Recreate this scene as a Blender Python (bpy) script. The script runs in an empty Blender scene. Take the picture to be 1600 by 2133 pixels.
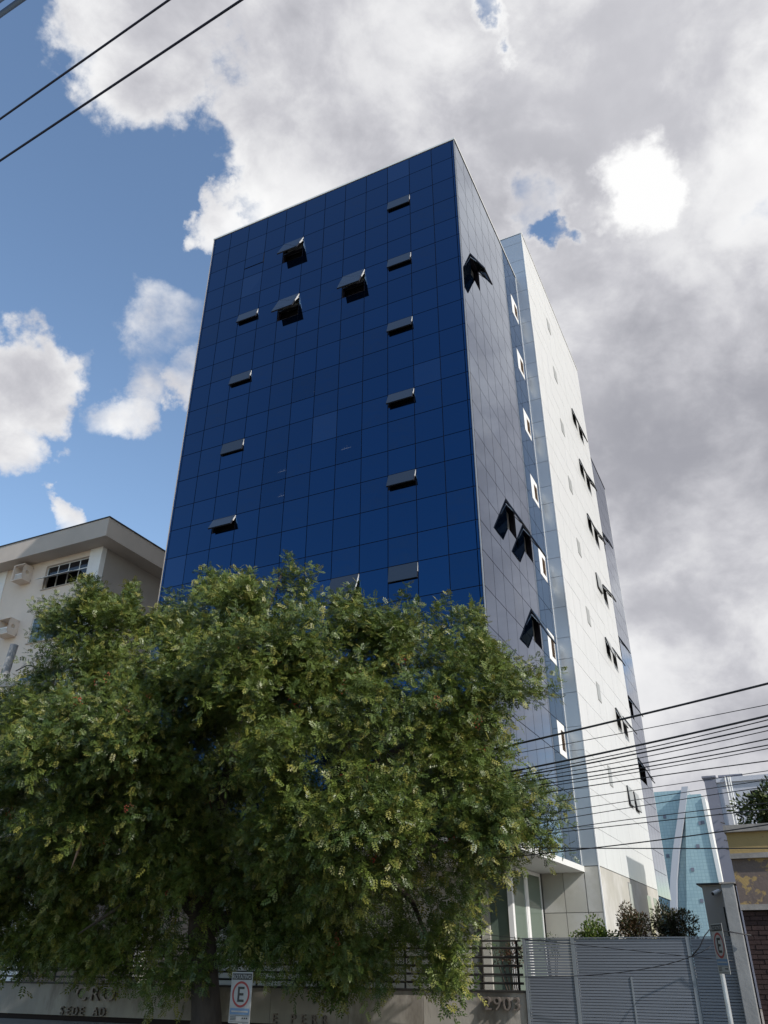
import bpy, math, random
import numpy as np
from mathutils import Vector, Matrix

random.seed(7); rng = np.random.default_rng(11)
scene = bpy.context.scene
COL = scene.collection
R = math.radians

# ------------------------------------------------------------------ camera
cd = bpy.data.cameras.new('camera'); cam = bpy.data.objects.new('camera', cd); COL.objects.link(cam)
cd.sensor_fit = 'HORIZONTAL'; cd.sensor_width = 36.0; cd.lens = 36.0 * 1628.4 / 1600.0
cd.clip_start = 0.1; cd.clip_end = 5000
pit, yaw, roll = R(29.606), R(-25.707), R(0.082)
fw = Vector((math.sin(yaw)*math.cos(pit), math.cos(yaw)*math.cos(pit), math.sin(pit)))
ri = Vector((math.cos(yaw), -math.sin(yaw), 0)); up = ri.cross(fw)
r2 = ri*math.cos(roll) + up*math.sin(roll); u2 = -ri*math.sin(roll) + up*math.cos(roll)
CAMP = Vector((6.92, -21.58, 1.6))
cam.matrix_world = Matrix(((r2.x, u2.x, -fw.x, CAMP.x), (r2.y, u2.y, -fw.y, CAMP.y), (r2.z, u2.z, -fw.z, CAMP.z), (0, 0, 0, 1)))
scene.camera = cam

# ------------------------------------------------------------------ light: the sun stands to the right, a little behind the camera
LDIR = Vector((-1.0, 0.30, -0.75)).normalized()          # the way the light travels
TO_SUN = -LDIR
SUN_EL = math.asin(TO_SUN.z); SUN_AZ = math.atan2(TO_SUN.x, TO_SUN.y)   # clockwise from +Y
sd = bpy.data.lights.new('sun', 'SUN'); sd.energy = 3.5; sd.angle = R(0.8); sd.color = (1.0, 0.95, 0.88)
sun = bpy.data.objects.new('sun', sd); COL.objects.link(sun)
sun.rotation_euler = LDIR.to_track_quat('-Z', 'Y').to_euler(); sun.location = (30, -30, 60)

scene.view_settings.view_transform = 'Standard'
scene.view_settings.look = 'None'
scene.view_settings.exposure = 0.3
scene.view_settings.gamma = 1.0
scene.cycles.use_denoising = True
scene.cycles.denoiser = 'OPENIMAGEDENOISE'; scene.cycles.denoising_input_passes = 'RGB_ALBEDO_NORMAL'; scene.cycles.denoising_prefilter = 'ACCURATE'
scene.cycles.max_bounces = 8
scene.cycles.use_adaptive_sampling = False
scene.cycles.caustics_reflective = False; scene.cycles.caustics_refractive = False
scene.cycles.sample_clamp_indirect = 2.5
scene.cycles.use_light_tree = True

# ------------------------------------------------------------------ world: clear sky with broken cloud
world = bpy.data.worlds.new('World'); scene.world = world; world.use_nodes = True
wt = world.node_tree; wt.nodes.clear()
def wn(t, **kw):
    n = wt.nodes.new(t)
    for k, v in kw.items(): setattr(n, k, v)
    return n
def wl(a, b): wt.links.new(a, b)
def wmath(op, a, b=None, c=None, clamp=False):
    n = wn('ShaderNodeMath', operation=op, use_clamp=clamp)
    for i, v in enumerate((a, b, c)):
        if v is None: continue
        if isinstance(v, (int, float)): n.inputs[i].default_value = v
        else: wl(v, n.inputs[i])
    return n.outputs[0]
def wrange(v, a, b, c=0.0, d=1.0, smooth=True):
    n = wn('ShaderNodeMapRange', interpolation_type='SMOOTHSTEP' if smooth else 'LINEAR')
    wl(v, n.inputs[0])
    for i, x in enumerate((a, b, c, d)): n.inputs[i+1].default_value = x
    return n.outputs[0]
tc = wn('ShaderNodeTexCoord'); DIR = tc.outputs['Generated']
def warp(src, scale, amp, detail):
    n = wn('ShaderNodeTexNoise'); wl(src, n.inputs['Vector']); n.inputs['Scale'].default_value = scale; n.inputs['Detail'].default_value = detail; n.inputs['Roughness'].default_value = .6
    a_ = wn('ShaderNodeVectorMath', operation='SUBTRACT'); wl(n.outputs['Color'], a_.inputs[0]); a_.inputs[1].default_value = (.5, .5, .5)
    b_ = wn('ShaderNodeVectorMath', operation='SCALE'); wl(a_.outputs[0], b_.inputs[0]); b_.inputs['Scale'].default_value = amp
    c_ = wn('ShaderNodeVectorMath', operation='ADD'); wl(src, c_.inputs[0]); wl(b_.outputs[0], c_.inputs[1])
    d_ = wn('ShaderNodeVectorMath', operation='NORMALIZE'); wl(c_.outputs[0], d_.inputs[0]); return d_.outputs[0]
WDIR = warp(DIR, 7.0, .20, 8)
def wdot(c):
    n = wn('ShaderNodeVectorMath', operation='DOT_PRODUCT'); wl(WDIR, n.inputs[0]); n.inputs[1].default_value = Vector(c).normalized(); return n.outputs['Value']
sky = wn('ShaderNodeTexSky', sky_type='NISHITA'); sky.sun_disc = False
sky.sun_elevation = SUN_EL; sky.sun_rotation = SUN_AZ
sky.air_density = 1.35; sky.dust_density = 0.35; sky.ozone_density = 2.2; sky.altitude = 800
def wnoise(scale, detail, rough, off=(0, 0, 0), dist=0.0):
    m = wn('ShaderNodeMapping'); wl(DIR, m.inputs[0]); m.inputs['Location'].default_value = off
    m.inputs['Scale'].default_value = (1, 1, 1.25)
    n = wn('ShaderNodeTexNoise'); wl(m.outputs[0], n.inputs['Vector'])
    n.inputs['Scale'].default_value = scale; n.inputs['Detail'].default_value = detail; n.inputs['Roughness'].default_value = rough
    n.inputs['Distortion'].default_value = dist
    return n.outputs['Fac']
def blob(c, deg, core=0.35):
    return wrange(wdot(c), math.cos(R(deg*1.45)), math.cos(R(deg*core)))
# where the cloud banks stand (direction, half-width in degrees, weight)
BANKS = [((-.07, .57, .82), 17.2, 1), ((.03, .85, .53), 15, 1), ((-.07, .97, .24), 14, 1), ((-.2, .44, .87), 9.8, 1), ((-.22, .58, .79), 13.0, 1),
         ((-.37, .46, .81), 4.6, .8), ((-.41, .31, .86), 5.7, .9), ((-.69, .45, .57), 4.3, .86), ((-.71, .5, .5), 2.7, .7),
         ((-.55, .52, .65), 3.4, .50), ((-.61, .55, .57), 2.6, .52), ((-.58, .54, .61), 2.2, .46), ((-.64, .47, .61), 1.6, .44), ((-.45, .48, .75), 2.2, .75), ((-.54, .57, .62), 2.4, .62),
         ((-.69, .57, .44), 1.6, .75), ((-.44, .39, .81), 1.0, .45), ((.55, .55, .5), 34, 1), ((.85, .0, .45), 30, .8), ((.4, .2, .9), 26, .8)]
field = None
for c, deg, w in BANKS:
    v = wmath('MULTIPLY', blob(c, deg), w)
    field = v if field is None else wmath('MAXIMUM', field, v)
# scattered small cloud elsewhere, thin gaps of blue in the bank
for c, deg in [((-.112, .634, .765), 1.9), ((-.108, .67, .735), 1.1), ((-.09, .484, .87), .9)]:
    field = wmath('SUBTRACT', field, wmath('MULTIPLY', blob(c, deg*1.2, .1), .48))
n_big = wnoise(5.0, 8, .56, (3.1, .4, 1.7), .2)
n_fine = wnoise(15.0, 7, .58, (.3, 5.4, 2.2), .1)
f1 = wmath('ADD', field, wmath('MULTIPLY', wmath('SUBTRACT', n_big, .5), .95))
f1 = wmath('ADD', f1, wmath('MULTIPLY', wmath('SUBTRACT', n_fine, .5), .38))
alpha = wrange(f1, .36, .70)
# the cloud's own thickness: thin lit edges, grey deep parts
n_sh = wnoise(3.2, 7, .55, (7.7, 1.2, .5), .3)
n_sh2 = wnoise(9.0, 7, .6, (1.7, 8.2, 4.5), .2)
thick = wrange(f1, .6, 1.15)
shade = wmath('ADD', wmath('MULTIPLY', n_sh, .62), wmath('MULTIPLY', n_sh2, .38))
shade = wrange(shade, .40, .62)
lum = wmath('MULTIPLY', wmath('ADD', wmath('MULTIPLY', shade, -.42), 1.13), 1.0)       # 1 .. .66
lum = wmath('SUBTRACT', lum, wmath('MULTIPLY', thick, .22))
gl = wn('ShaderNodeVectorMath', operation='DOT_PRODUCT'); wl(warp(DIR, 11.0, .16, 7), gl.inputs[0]); gl.inputs[1].default_value = Vector((-.007, .655, .756)).normalized()
thin = wrange(gl.outputs['Value'], math.cos(R(3.6)), math.cos(R(.2)))
lum = wmath('ADD', lum, wmath('MULTIPLY', wmath('MULTIPLY', thin, wmath('ADD', wmath('MULTIPLY', n_sh2, 1.0), .5)), .62))
lum = wmath('ADD', lum, wmath('MULTIPLY', blob((.04, .52, .85), 9, .2), .14))
lum = wmath('SUBTRACT', lum, wmath('MULTIPLY', blob((.03, .80, .60), 11, .2), .09))
crm = wn('ShaderNodeValToRGB'); wl(wmath('MULTIPLY', lum, .7), crm.inputs[0])
crm.color_ramp.elements[0].position = .22; crm.color_ramp.elements[0].color = (.30, .305, .35, 1)
crm.color_ramp.elements[1].position = .80; crm.color_ramp.elements[1].color = (1.0, 1.0, 1.0, 1)
e = crm.color_ramp.elements.new(.5); e.color = (.60, .60, .64, 1)
bg1 = wn('ShaderNodeBackground'); wl(sky.outputs[0], bg1.inputs[0]); bg1.inputs[1].default_value = 0.15
bg2 = wn('ShaderNodeBackground'); wl(crm.outputs[0], bg2.inputs[0]); bg2.inputs[1].default_value = 0.81
mx = wn('ShaderNodeMixShader'); wl(alpha, mx.inputs[0]); wl(bg1.outputs[0], mx.inputs[1]); wl(bg2.outputs[0], mx.inputs[2])
wo = wn('ShaderNodeOutputWorld'); wl(mx.outputs[0], wo.inputs[0])

# ------------------------------------------------------------------ materials
def newmat(name):
    m = bpy.data.materials.new(name); m.use_nodes = True
    return m, m.node_tree, m.node_tree.nodes['Principled BSDF']
def mat(name, col, rough=.6, metal=0.0, var=0.0, vscale=2.0, bump=0.0, bscale=20.0, spec=.5, col2=None, c2scale=.6, c2lo=.5, c2hi=.62, stretch=(1, 1, 1)):
    m, nt, b = newmat(name)
    b.inputs['Base Color'].default_value = (*col, 1); b.inputs['Roughness'].default_value = rough; b.inputs['Metallic'].default_value = metal
    b.inputs['Specular IOR Level'].default_value = spec
    tcn = nt.nodes.new('ShaderNodeTexCoord'); mp = nt.nodes.new('ShaderNodeMapping'); nt.links.new(tcn.outputs['Object'], mp.inputs[0])
    mp.inputs['Scale'].default_value = stretch
    oi = nt.nodes.new('ShaderNodeObjectInfo')
    ad = nt.nodes.new('ShaderNodeVectorMath'); ad.operation = 'ADD'
    ml = nt.nodes.new('ShaderNodeMath'); ml.operation = 'MULTIPLY'; ml.inputs[1].default_value = 37.0
    nt.links.new(oi.outputs['Random'], ml.inputs[0]); nt.links.new(mp.outputs[0], ad.inputs[0]); nt.links.new(ml.outputs[0], ad.inputs[1])
    vec = ad.outputs[0]
    last = None
    def nz(scale, detail=6, rough=.6):
        n = nt.nodes.new('ShaderNodeTexNoise'); nt.links.new(vec, n.inputs['Vector']); n.inputs['Scale'].default_value = scale
        n.inputs['Detail'].default_value = detail; n.inputs['Roughness'].default_value = rough; return n.outputs['Fac']
    if col2 is not None:
        mr = nt.nodes.new('ShaderNodeMapRange'); nt.links.new(nz(c2scale, 9, .65), mr.inputs[0]); mr.inputs[1].default_value = c2lo; mr.inputs[2].default_value = c2hi
        mi = nt.nodes.new('ShaderNodeMix'); mi.data_type = 'RGBA'; nt.links.new(mr.outputs[0], mi.inputs[0])
        mi.inputs[6].default_value = (*col, 1); mi.inputs[7].default_value = (*col2, 1); last = mi.outputs[2]
    if var > 0:
        mr = nt.nodes.new('ShaderNodeMapRange'); nt.links.new(nz(vscale), mr.inputs[0]); mr.inputs[1].default_value = .3; mr.inputs[2].default_value = .7
        mr.inputs[3].default_value = 1-var; mr.inputs[4].default_value = 1+var
        hs = nt.nodes.new('ShaderNodeHueSaturation'); nt.links.new(mr.outputs[0], hs.inputs['Value'])
        if last is None: hs.inputs['Color'].default_value = (*col, 1)
        else: nt.links.new(last, hs.inputs['Color'])
        last = hs.outputs[0]
    if last is not None: nt.links.new(last, b.inputs['Base Color'])
    if bump > 0:
        bn = nt.nodes.new('ShaderNodeBump'); nt.links.new(nz(bscale, 5), bn.inputs['Height']); bn.inputs['Strength'].default_value = bump; bn.inputs['Distance'].default_value = .02
        nt.links.new(bn.outputs[0], b.inputs['Normal'])
    return m

def glass_mat(name, f0_tint, ior=1.95, rough=.02, var=.06, base=(.0005, .002, .006), lit=False, clear=0.0):
    """coated glass: the coating colours what it mirrors head on, and goes white at a grazing angle"""
    m, nt, b = newmat(name)
    b.inputs['Metallic'].default_value = 0.0; b.inputs['Roughness'].default_value = rough; b.inputs['Base Color'].default_value = (*base, 1)
    b.inputs['IOR'].default_value = ior
    b.inputs['Coat Weight'].default_value = .55; b.inputs['Coat IOR'].default_value = 1.32; b.inputs['Coat Roughness'].default_value = .02
    if clear > 0:
        tr = nt.nodes.new('ShaderNodeBsdfTransparent'); mi = nt.nodes.new('ShaderNodeMixShader'); mi.inputs[0].default_value = clear
        nt.links.new(b.outputs[0], mi.inputs[1]); nt.links.new(tr.outputs[0], mi.inputs[2]); nt.links.new(mi.outputs[0], nt.nodes['Material Output'].inputs[0])
    oi = nt.nodes.new('ShaderNodeObjectInfo'); mr = nt.nodes.new('ShaderNodeMapRange'); nt.links.new(oi.outputs['Random'], mr.inputs[0])
    mr.inputs[3].default_value = 1-2*var; mr.inputs[4].default_value = 1
    hs = nt.nodes.new('ShaderNodeHueSaturation'); hs.inputs['Color'].default_value = (*f0_tint, 1); nt.links.new(mr.outputs[0], hs.inputs['Value'])
    nt.links.new(hs.outputs[0], b.inputs['Specular Tint'])
    tcn = nt.nodes.new('ShaderNodeTexCoord'); n = nt.nodes.new('ShaderNodeTexNoise'); nt.links.new(tcn.outputs['Object'], n.inputs['Vector']); n.inputs['Scale'].default_value = .9
    bn = nt.nodes.new('ShaderNodeBump'); nt.links.new(n.outputs['Fac'], bn.inputs['Height']); bn.inputs['Strength'].default_value = .03; bn.inputs['Distance'].default_value = .05
    nt.links.new(bn.outputs[0], b.inputs['Normal'])
    if lit:                                     # room light painted in: a few panes get a paler base colour
        gt = nt.nodes.new('ShaderNodeMapRange'); nt.links.new(oi.outputs['Random'], gt.inputs[0]); gt.inputs[1].default_value = .955; gt.inputs[2].default_value = .965
        mx_ = nt.nodes.new('ShaderNodeMix'); mx_.data_type = 'RGBA'; nt.links.new(gt.outputs[0], mx_.inputs[0]); mx_.inputs[6].default_value = (*base, 1); mx_.inputs[7].default_value = (.006, .011, .022, 1)
        nt.links.new(mx_.outputs[2], b.inputs['Base Color'])
    return m

M = {}
M['glass'] = glass_mat('blue_mirror_glass', (.05, .38, 1.0), 2.25, lit=True)
M['sash_outer'] = glass_mat('grey_sash_glass', (.75, .85, 1.0), 1.8, .06, base=(.017, .021, .028))
M['clear_glass'] = glass_mat('clearer_blue_glass', (.05, .38, 1.0), 2.25, clear=.10)
M['sash_glass'] = mat('sash_glass', (.026, .044, .040), .08, 0, spec=.7)
M['frame'] = mat('dark_frame', (.012, .012, .018), .5)
M['trim_grey'] = mat('grey_trim', (.34, .35, .37), .4, .4)
M['joint'] = mat('joint_seal', (.020, .016, .030), .7)
M['core'] = mat('dark_interior', (.012, .012, .014), .9)
M['alu'] = mat('bare_aluminium', (.75, .75, .74), .4, .3)
M['coping'] = mat('white_coping', (.72, .72, .70), .45)
M['panel'] = mat('white_panel', (.585, .59, .585), .36, 0, var=.045, vscale=3.0, stretch=(1, 1, .12))
M['panel_front'] = mat('satin_grey_panel', (.52, .55, .57), .28, .55, var=.03, vscale=.8)
M['panel_gap'] = mat('panel_gap', (.25, .25, .24), .8)
M['plaster'] = mat('cream_plaster', (.43, .415, .37), .8, var=.08, vscale=.8, col2=(.52, .51, .48), c2scale=.35)
M['louvre'] = mat('brown_louvre', (.20, .13, .08), .6)
M['frost'] = mat('frosted_grey_glass', (.30, .31, .30), .3)
M['door_glass'] = mat('greenish_door_glass', (.12, .16, .13), .08, 0, spec=.8)
M['white'] = mat('white_paint', (.78, .78, .77), .45)
M['beige'] = mat('beige_render', (.72, .605, .51), .85, var=.05, vscale=.7, bump=.15, bscale=40)
M['beige_dark'] = mat('grey_beige_fascia', (.46, .40, .35), .85, var=.07, vscale=.6, bump=.15, bscale=30)
M['beige_shaded'] = mat('shaded_side_render', (.37, .325, .29), .9, var=.08, vscale=.5, bump=.15, bscale=30)  # front render in a darker tone, the side's shade painted into the colour
M['pilaster'] = mat('pale_pilaster', (.80, .77, .74), .8, var=.03)
M['dark_glass'] = mat('dark_window_glass', (.01, .011, .014), .06, 0, spec=.7)
M['blue_pane'] = mat('pale_blue_pane', (.10, .16, .22), .06, 0, spec=.9)
M['concrete'] = mat('weathered_concrete', (.25, .235, .21), .9, var=.22, vscale=1.4, bump=.4, bscale=18, col2=(.12, .11, .10), c2scale=.8, stretch=(1, 1, .35))
M['stone'] = mat('grey_stone_wall', (.36, .33, .295), .85, var=.2, vscale=1.1, bump=.35, bscale=14, col2=(.19, .165, .14), c2scale=.7, stretch=(1, 1, .4))
M['letter'] = mat('rusty_metal_letter', (.20, .17, .155), .45, .5, var=.2, vscale=8)
M['iron'] = mat('dark_iron', (.035, .032, .03), .5, .3)
M['gate'] = mat('grey_gate_paint', (.155, .17, .20), .5, .1, var=.06, vscale=2)
M['gate_post'] = mat('pale_gate_post', (.19, .21, .23), .5, .1, var=.05)
M['gate_back'] = mat('gate_backing', (.06, .065, .075), .8)
M['galv'] = mat('galvanised_steel', (.45, .46, .47), .45, .6, var=.1, vscale=6)
M['asphalt'] = mat('asphalt', (.05, .05, .05), .9, var=.2, vscale=5, bump=.4, bscale=60)
M['paving'] = mat('pavement', (.22, .21, .20), .9, var=.15, vscale=2, bump=.3, bscale=30)
M['earth'] = mat('ground', (.16, .15, .13), .95, var=.2, vscale=.3)
M['bark'] = mat('bark', (.055, .042, .033), .95, var=.35, vscale=5, bump=.9, bscale=14, stretch=(1, 1, .3))
M['dead_wood'] = mat('dead_wood', (.30, .20, .14), .9, var=.2, vscale=9)
M['yellow'] = mat('peeling_yellow', (.33, .23, .095), .9, var=.1, vscale=3, bump=.4, bscale=16, col2=(.13, .10, .088), c2scale=1.5, c2lo=.47, c2hi=.50)
M['yellow_band'] = mat('yellow_band', (.32, .23, .10), .9, var=.08, vscale=3, bump=.3, bscale=16, col2=(.22, .13, .07), c2scale=2.0, c2lo=.60, c2hi=.64)
M['ledge'] = mat('grey_ledge', (.24, .225, .21), .9, var=.2, vscale=3, bump=.4, bscale=14)
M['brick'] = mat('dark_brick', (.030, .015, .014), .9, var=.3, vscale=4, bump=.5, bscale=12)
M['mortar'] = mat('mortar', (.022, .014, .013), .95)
M['pillar'] = mat('grey_cement', (.23, .23, .23), .9, var=.14, vscale=2, bump=.4, bscale=10)
M['bluegrey'] = mat('blue_grey_wall', (.17, .18, .23), .8, var=.06)
M['lightgrey'] = mat('light_grey_wall', (.46, .48, .54), .8, var=.05, vscale=.5)
M['teal'] = None
M['fin'] = mat('pale_concrete_fin', (.44, .455, .50), .7)
M['fruit'] = mat('pink_fruit', (.42, .075, .045), .6, var=.3, vscale=9)
M['cable'] = mat('black_cable', (.012, .012, .014), .5)
M['cable_blue'] = mat('blue_black_cable', (.012, .013, .035), .5)
M['porcelain'] = mat('grey_insulator', (.10, .10, .11), .35)
M['sign_white'] = mat('sign_white', (.30, .29, .275), .5, var=.1, vscale=4)
M['sign_red'] = mat('sign_red', (.25, .02, .02), .5)
M['sign_black'] = mat('sign_black', (.015, .015, .015), .5)
M['sign_blue'] = mat('sign_blue', (.10, .17, .27), .5)
M['lamp'] = None
m, nt, b = newmat('lit_tube'); b.inputs['Emission Color'].default_value = (.9, 1, .95, 1); b.inputs['Emission Strength'].default_value = 6.0; M['lamp'] = m
# far teal curtain wall: panes far below a pixel, so the grid stays in the material
m, nt, b = newmat('far_teal_glass'); b.inputs['Roughness'].default_value = .15; b.inputs['Specular IOR Level'].default_value = .8
tcn = nt.nodes.new('ShaderNodeTexCoord'); mp = nt.nodes.new('ShaderNodeMapping'); nt.links.new(tcn.outputs['Object'], mp.inputs[0]); mp.inputs['Rotation'].default_value = (R(90), 0, 0)
br = nt.nodes.new('ShaderNodeTexBrick'); nt.links.new(mp.outputs[0], br.inputs['Vector']); br.offset = 0
br.inputs['Color1'].default_value = (.27, .40, .45, 1); br.inputs['Color2'].default_value = (.31, .45, .49, 1); br.inputs['Mortar'].default_value = (.22, .33, .38, 1)
br.inputs['Scale'].default_value = 1.0; br.inputs['Mortar Size'].default_value = .035; br.inputs['Brick Width'].default_value = .6; br.inputs['Row Height'].default_value = .55
nt.links.new(br.outputs[0], b.inputs['Base Color']); M['teal'] = m

def leaf_mat(name, trans=.3):
    m, nt, b = newmat(name)
    at = nt.nodes.new('ShaderNodeAttribute'); at.attribute_name = 'leafcol'
    nt.links.new(at.outputs['Color'], b.inputs['Base Color']); b.inputs['Roughness'].default_value = .42; b.inputs['Specular IOR Level'].default_value = .45
    tr = nt.nodes.new('ShaderNodeBsdfTranslucent'); nt.links.new(at.outputs['Color'], tr.inputs[0])
    mi = nt.nodes.new('ShaderNodeMixShader'); mi.inputs[0].default_value = trans
    nt.links.new(b.outputs[0], mi.inputs[1]); nt.links.new(tr.outputs[0], mi.inputs[2])
    nt.links.new(mi.outputs[0], nt.nodes['Material Output'].inputs[0]); return m
M['leaf'] = leaf_mat('leaf', .2)

# ------------------------------------------------------------------ builders
WORG = {}
def link(o, loc=(0, 0, 0), parent=None):
    COL.objects.link(o); loc = Vector(loc); WORG[o.name] = loc
    if parent is not None:
        o.parent = parent; o.location = loc - WORG[parent.name]
    else: o.location = loc
    return o
def tag(o, label=None, cat=None, group=None, kind=None):
    if label: o['label'] = label
    if cat: o['category'] = cat
    if group: o['group'] = group
    if kind: o['kind'] = kind
    return o
def empty(name, loc, label, cat, group=None):
    o = bpy.data.objects.new(name, None); o.empty_display_size = .3; link(o, loc); tag(o, label, cat, group); return o
class MB:
    def __init__(s): s.v = []; s.f = []
    def add(s, vs, fs):
        k = len(s.v); s.v += [tuple(v) for v in vs]; s.f += [tuple(i+k for i in f) for f in fs]; return s
    def box(s, x0, x1, y0, y1, z0, z1):
        return s.add([(x0, y0, z0), (x1, y0, z0), (x1, y1, z0), (x0, y1, z0), (x0, y0, z1), (x1, y0, z1), (x1, y1, z1), (x0, y1, z1)],
                     [(0, 3, 2, 1), (4, 5, 6, 7), (0, 1, 5, 4), (1, 2, 6, 5), (2, 3, 7, 6), (3, 0, 4, 7)])
    def hull8(s, p): return s.add(p, [(0, 3, 2, 1), (4, 5, 6, 7), (0, 1, 5, 4), (1, 2, 6, 5), (2, 3, 7, 6), (3, 0, 4, 7)])
    def quad(s, a, b, c, d): return s.add([a, b, c, d], [(0, 1, 2, 3)])
    def tube(s, pts, rad, n=8):
        pts = [Vector(p) for p in pts]; k = len(s.v)
        if not isinstance(rad, (list, tuple)): rad = [rad]*len(pts)
        for i, p in enumerate(pts):
            t = (pts[min(i+1, len(pts)-1)] - pts[max(i-1, 0)]).normalized()
            a = t.orthogonal().normalized() if i == 0 else (a - t*a.dot(t)).normalized()
            b = t.cross(a)
            for j in range(n):
                w = 2*math.pi*j/n; s.v.append(tuple(p + (a*math.cos(w) + b*math.sin(w))*rad[i]))
        for i in range(len(pts)-1):
            for j in range(n):
                s.f.append((k+i*n+j, k+i*n+(j+1) % n, k+(i+1)*n+(j+1) % n, k+(i+1)*n+j))
        s.f.append(tuple(k+j for j in range(n))[::-1]); s.f.append(tuple(k+(len(pts)-1)*n+j for j in range(n)))
        return s
    def lathe(s, prof, c, n=16):
        k = len(s.v)
        for r, z in prof:
            for j in range(n):
                w = 2*math.pi*j/n; s.v.append((c[0]+r*math.cos(w), c[1]+r*math.sin(w), c[2]+z))
        for i in range(len(prof)-1):
            for j in range(n): s.f.append((k+i*n+j, k+i*n+(j+1) % n, k+(i+1)*n+(j+1) % n, k+(i+1)*n+j))
        s.f.append(tuple(k+j for j in range(n))[::-1]); s.f.append(tuple(k+(len(prof)-1)*n+j for j in range(n)))
        return s
    def build(s, name, m, parent=None, smooth=False, bevel=0.0):
        a = np.array(s.v); c = (a.min(0)+a.max(0))/2
        me = bpy.data.meshes.new(name); me.from_pydata([tuple(v) for v in (a-c)], [], s.f); me.update()
        me.materials.append(M[m] if isinstance(m, str) else m)
        if smooth: me.polygons.foreach_set('use_smooth', [True]*len(me.polygons))
        o = bpy.data.objects.new(name, me); link(o, c, parent)
        if bevel > 0:
            bv = o.modifiers.new('bevel', 'BEVEL'); bv.width = bevel; bv.segments = 2; bv.limit_method = 'ANGLE'
        return o
def box(name, m, parent, x0, x1, y0, y1, z0, z1, bevel=0.0): return MB().box(x0, x1, y0, y1, z0, z1).build(name, m, parent, bevel=bevel)
_boxcache = {}
def shared_box(name, m, parent, cx, cy, cz, sx, sy, sz, rot=None):
    key = (m, round(sx, 3), round(sy, 3), round(sz, 3))
    if key not in _boxcache:
        b_ = MB().box(-sx/2, sx/2, -sy/2, sy/2, -sz/2, sz/2); me = bpy.data.meshes.new(name); me.from_pydata(b_.v, [], b_.f); me.update(); me.materials.append(M[m]); _boxcache[key] = me
    o = bpy.data.objects.new(name, _boxcache[key]); link(o, (cx, cy, cz), parent)
    if rot: o.rotation_euler = rot
    return o
def struct(o): o['kind'] = 'structure'; return o
def text_mesh(s, size, depth, center=True):
    cu = bpy.data.curves.new('t', 'FONT'); cu.body = s; cu.size = size; cu.extrude = depth; cu.align_x = 'CENTER' if center else 'LEFT'
    o = bpy.data.objects.new('t', cu); COL.objects.link(o)
    dg = bpy.context.evaluated_depsgraph_get(); me = bpy.data.meshes.new_from_object(o.evaluated_get(dg))
    COL.objects.unlink(o); bpy.data.objects.remove(o); return me
def text(name, s, size, depth, m, parent, loc, rot=(R(90), 0, 0), sx=1.0, center=True):
    me = text_mesh(s, size, depth, center); me.materials.clear(); me.materials.append(M[m]); me.name = name
    o = bpy.data.objects.new(name, me); link(o, loc, parent); o.rotation_euler = rot; o.scale = (sx, 1, 1); return o

# ================================================================== THE SETTING
g = MB(); g.quad((-1500, -1500, -.02), (1500, -1500, -.02), (1500, 1500, -.02), (-1500, 1500, -.02)); struct(g.build('ground', 'earth'))
g = MB(); g.quad((-200, -19.4, -.012), (200, -19.4, -.012), (200, -8.9, -.012), (-200, -8.9, -.012)); struct(g.build('road', 'asphalt'))
struct(box('pavement', 'paving', None, -200, 200, -8.75, -3.25, -.1, .12))
struct(box('kerb', 'pillar', None, -200, 200, -8.9, -8.752, -.1, .124))
struct(box('pavement_near', 'paving', None, -200, 200, -40, -19.55, -.1, .1))
struct(box('kerb_near', 'pillar', None, -200, 200, -19.548, -19.4, -.1, .104))
g = MB(); g.quad((-13.6, -2.9, .13), (30, -2.9, .13), (30, 9.2, .13), (-13.6, 9.2, .13)); struct(g.build('forecourt', 'paving'))

# ================================================================== THE BLUE GLASS TOWER
ROW = [33.71, 32.56, 31.24]
while len(ROW) < 25: ROW.append(ROW[-1] - (1.077 if (len(ROW)-2) % 3 == 0 else 1.285))
CW = 1.1; TW = 13.2; SIDE_END = 9.2; ZB = ROW[24]
tower = empty('office_tower', (-6, 10, 0), 'tall blue mirror glass office tower with a white clad wing on its right side', 'building')
# dark structure behind the skin
core = MB(); core.box(-TW+.45, -.45, .45, 9.9, ZB+.3, ROW[0]-.3); core.box(-TW+.45, -.45, 9.9, 31.2, ZB+.3, 32.1)
core.build('core', 'core', tower)
GAP = .026
front_win = {}   # (col,row): (sash height or None for whole row, opening degrees)
for r in (2, 5, 8, 11, 14, 17): front_win[(9, r)] = (.62, {2: 10, 5: 13, 8: 16, 11: 21, 14: 19, 17: 6}[r])
for r, a in ((5, 14), (8, 13), (11, 9), (14, 28)): front_win[(2, r)] = (.60, a)
front_win[(2, 2)] = (.66, .6)
front_win[(4, 2)] = (None, 24); front_win[(4, 5)] = (None, 24); front_win[(7, 5)] = (None, 23); front_win[(7, 17)] = (None, 22)
side_win = {(1, 5): 27, (3, 14): 26, (5, 14): 26, (5, 17): 26}
rear_win = {(3, 6): 24, (3, 12): 26, (4, 15): 26, (4, 18): 26, (5, 18): 22}
louvre_rows = (2, 5, 8, 11, 14, 17, 20)
panes = []   # (center, size, axis, weight)
def put_pane(axis, u0, u1, z0, z1):
    g_ = GAP/2; u0 += g_; u1 -= g_; z0 += g_; z1 -= g_
    w, h = u1-u0, z1-z0
    c = Vector(((u0+u1)/2, -.015, (z0+z1)/2)) if axis == 'f' else Vector((.015, (u0+u1)/2, (z0+z1)/2))
    d = c - CAMP; n = Vector((0, -1, 0)) if axis == 'f' else Vector((1, 0, 0))
    wgt = w*h*abs(d.normalized().dot(n))/d.length_squared
    if c.z < 9.5 and not (axis == 's' and c.y < 9.3): wgt *= .05
    if axis == 's' and c.z < 6: wgt *= .2
    panes.append((wgt, c, w, h, axis))
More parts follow.
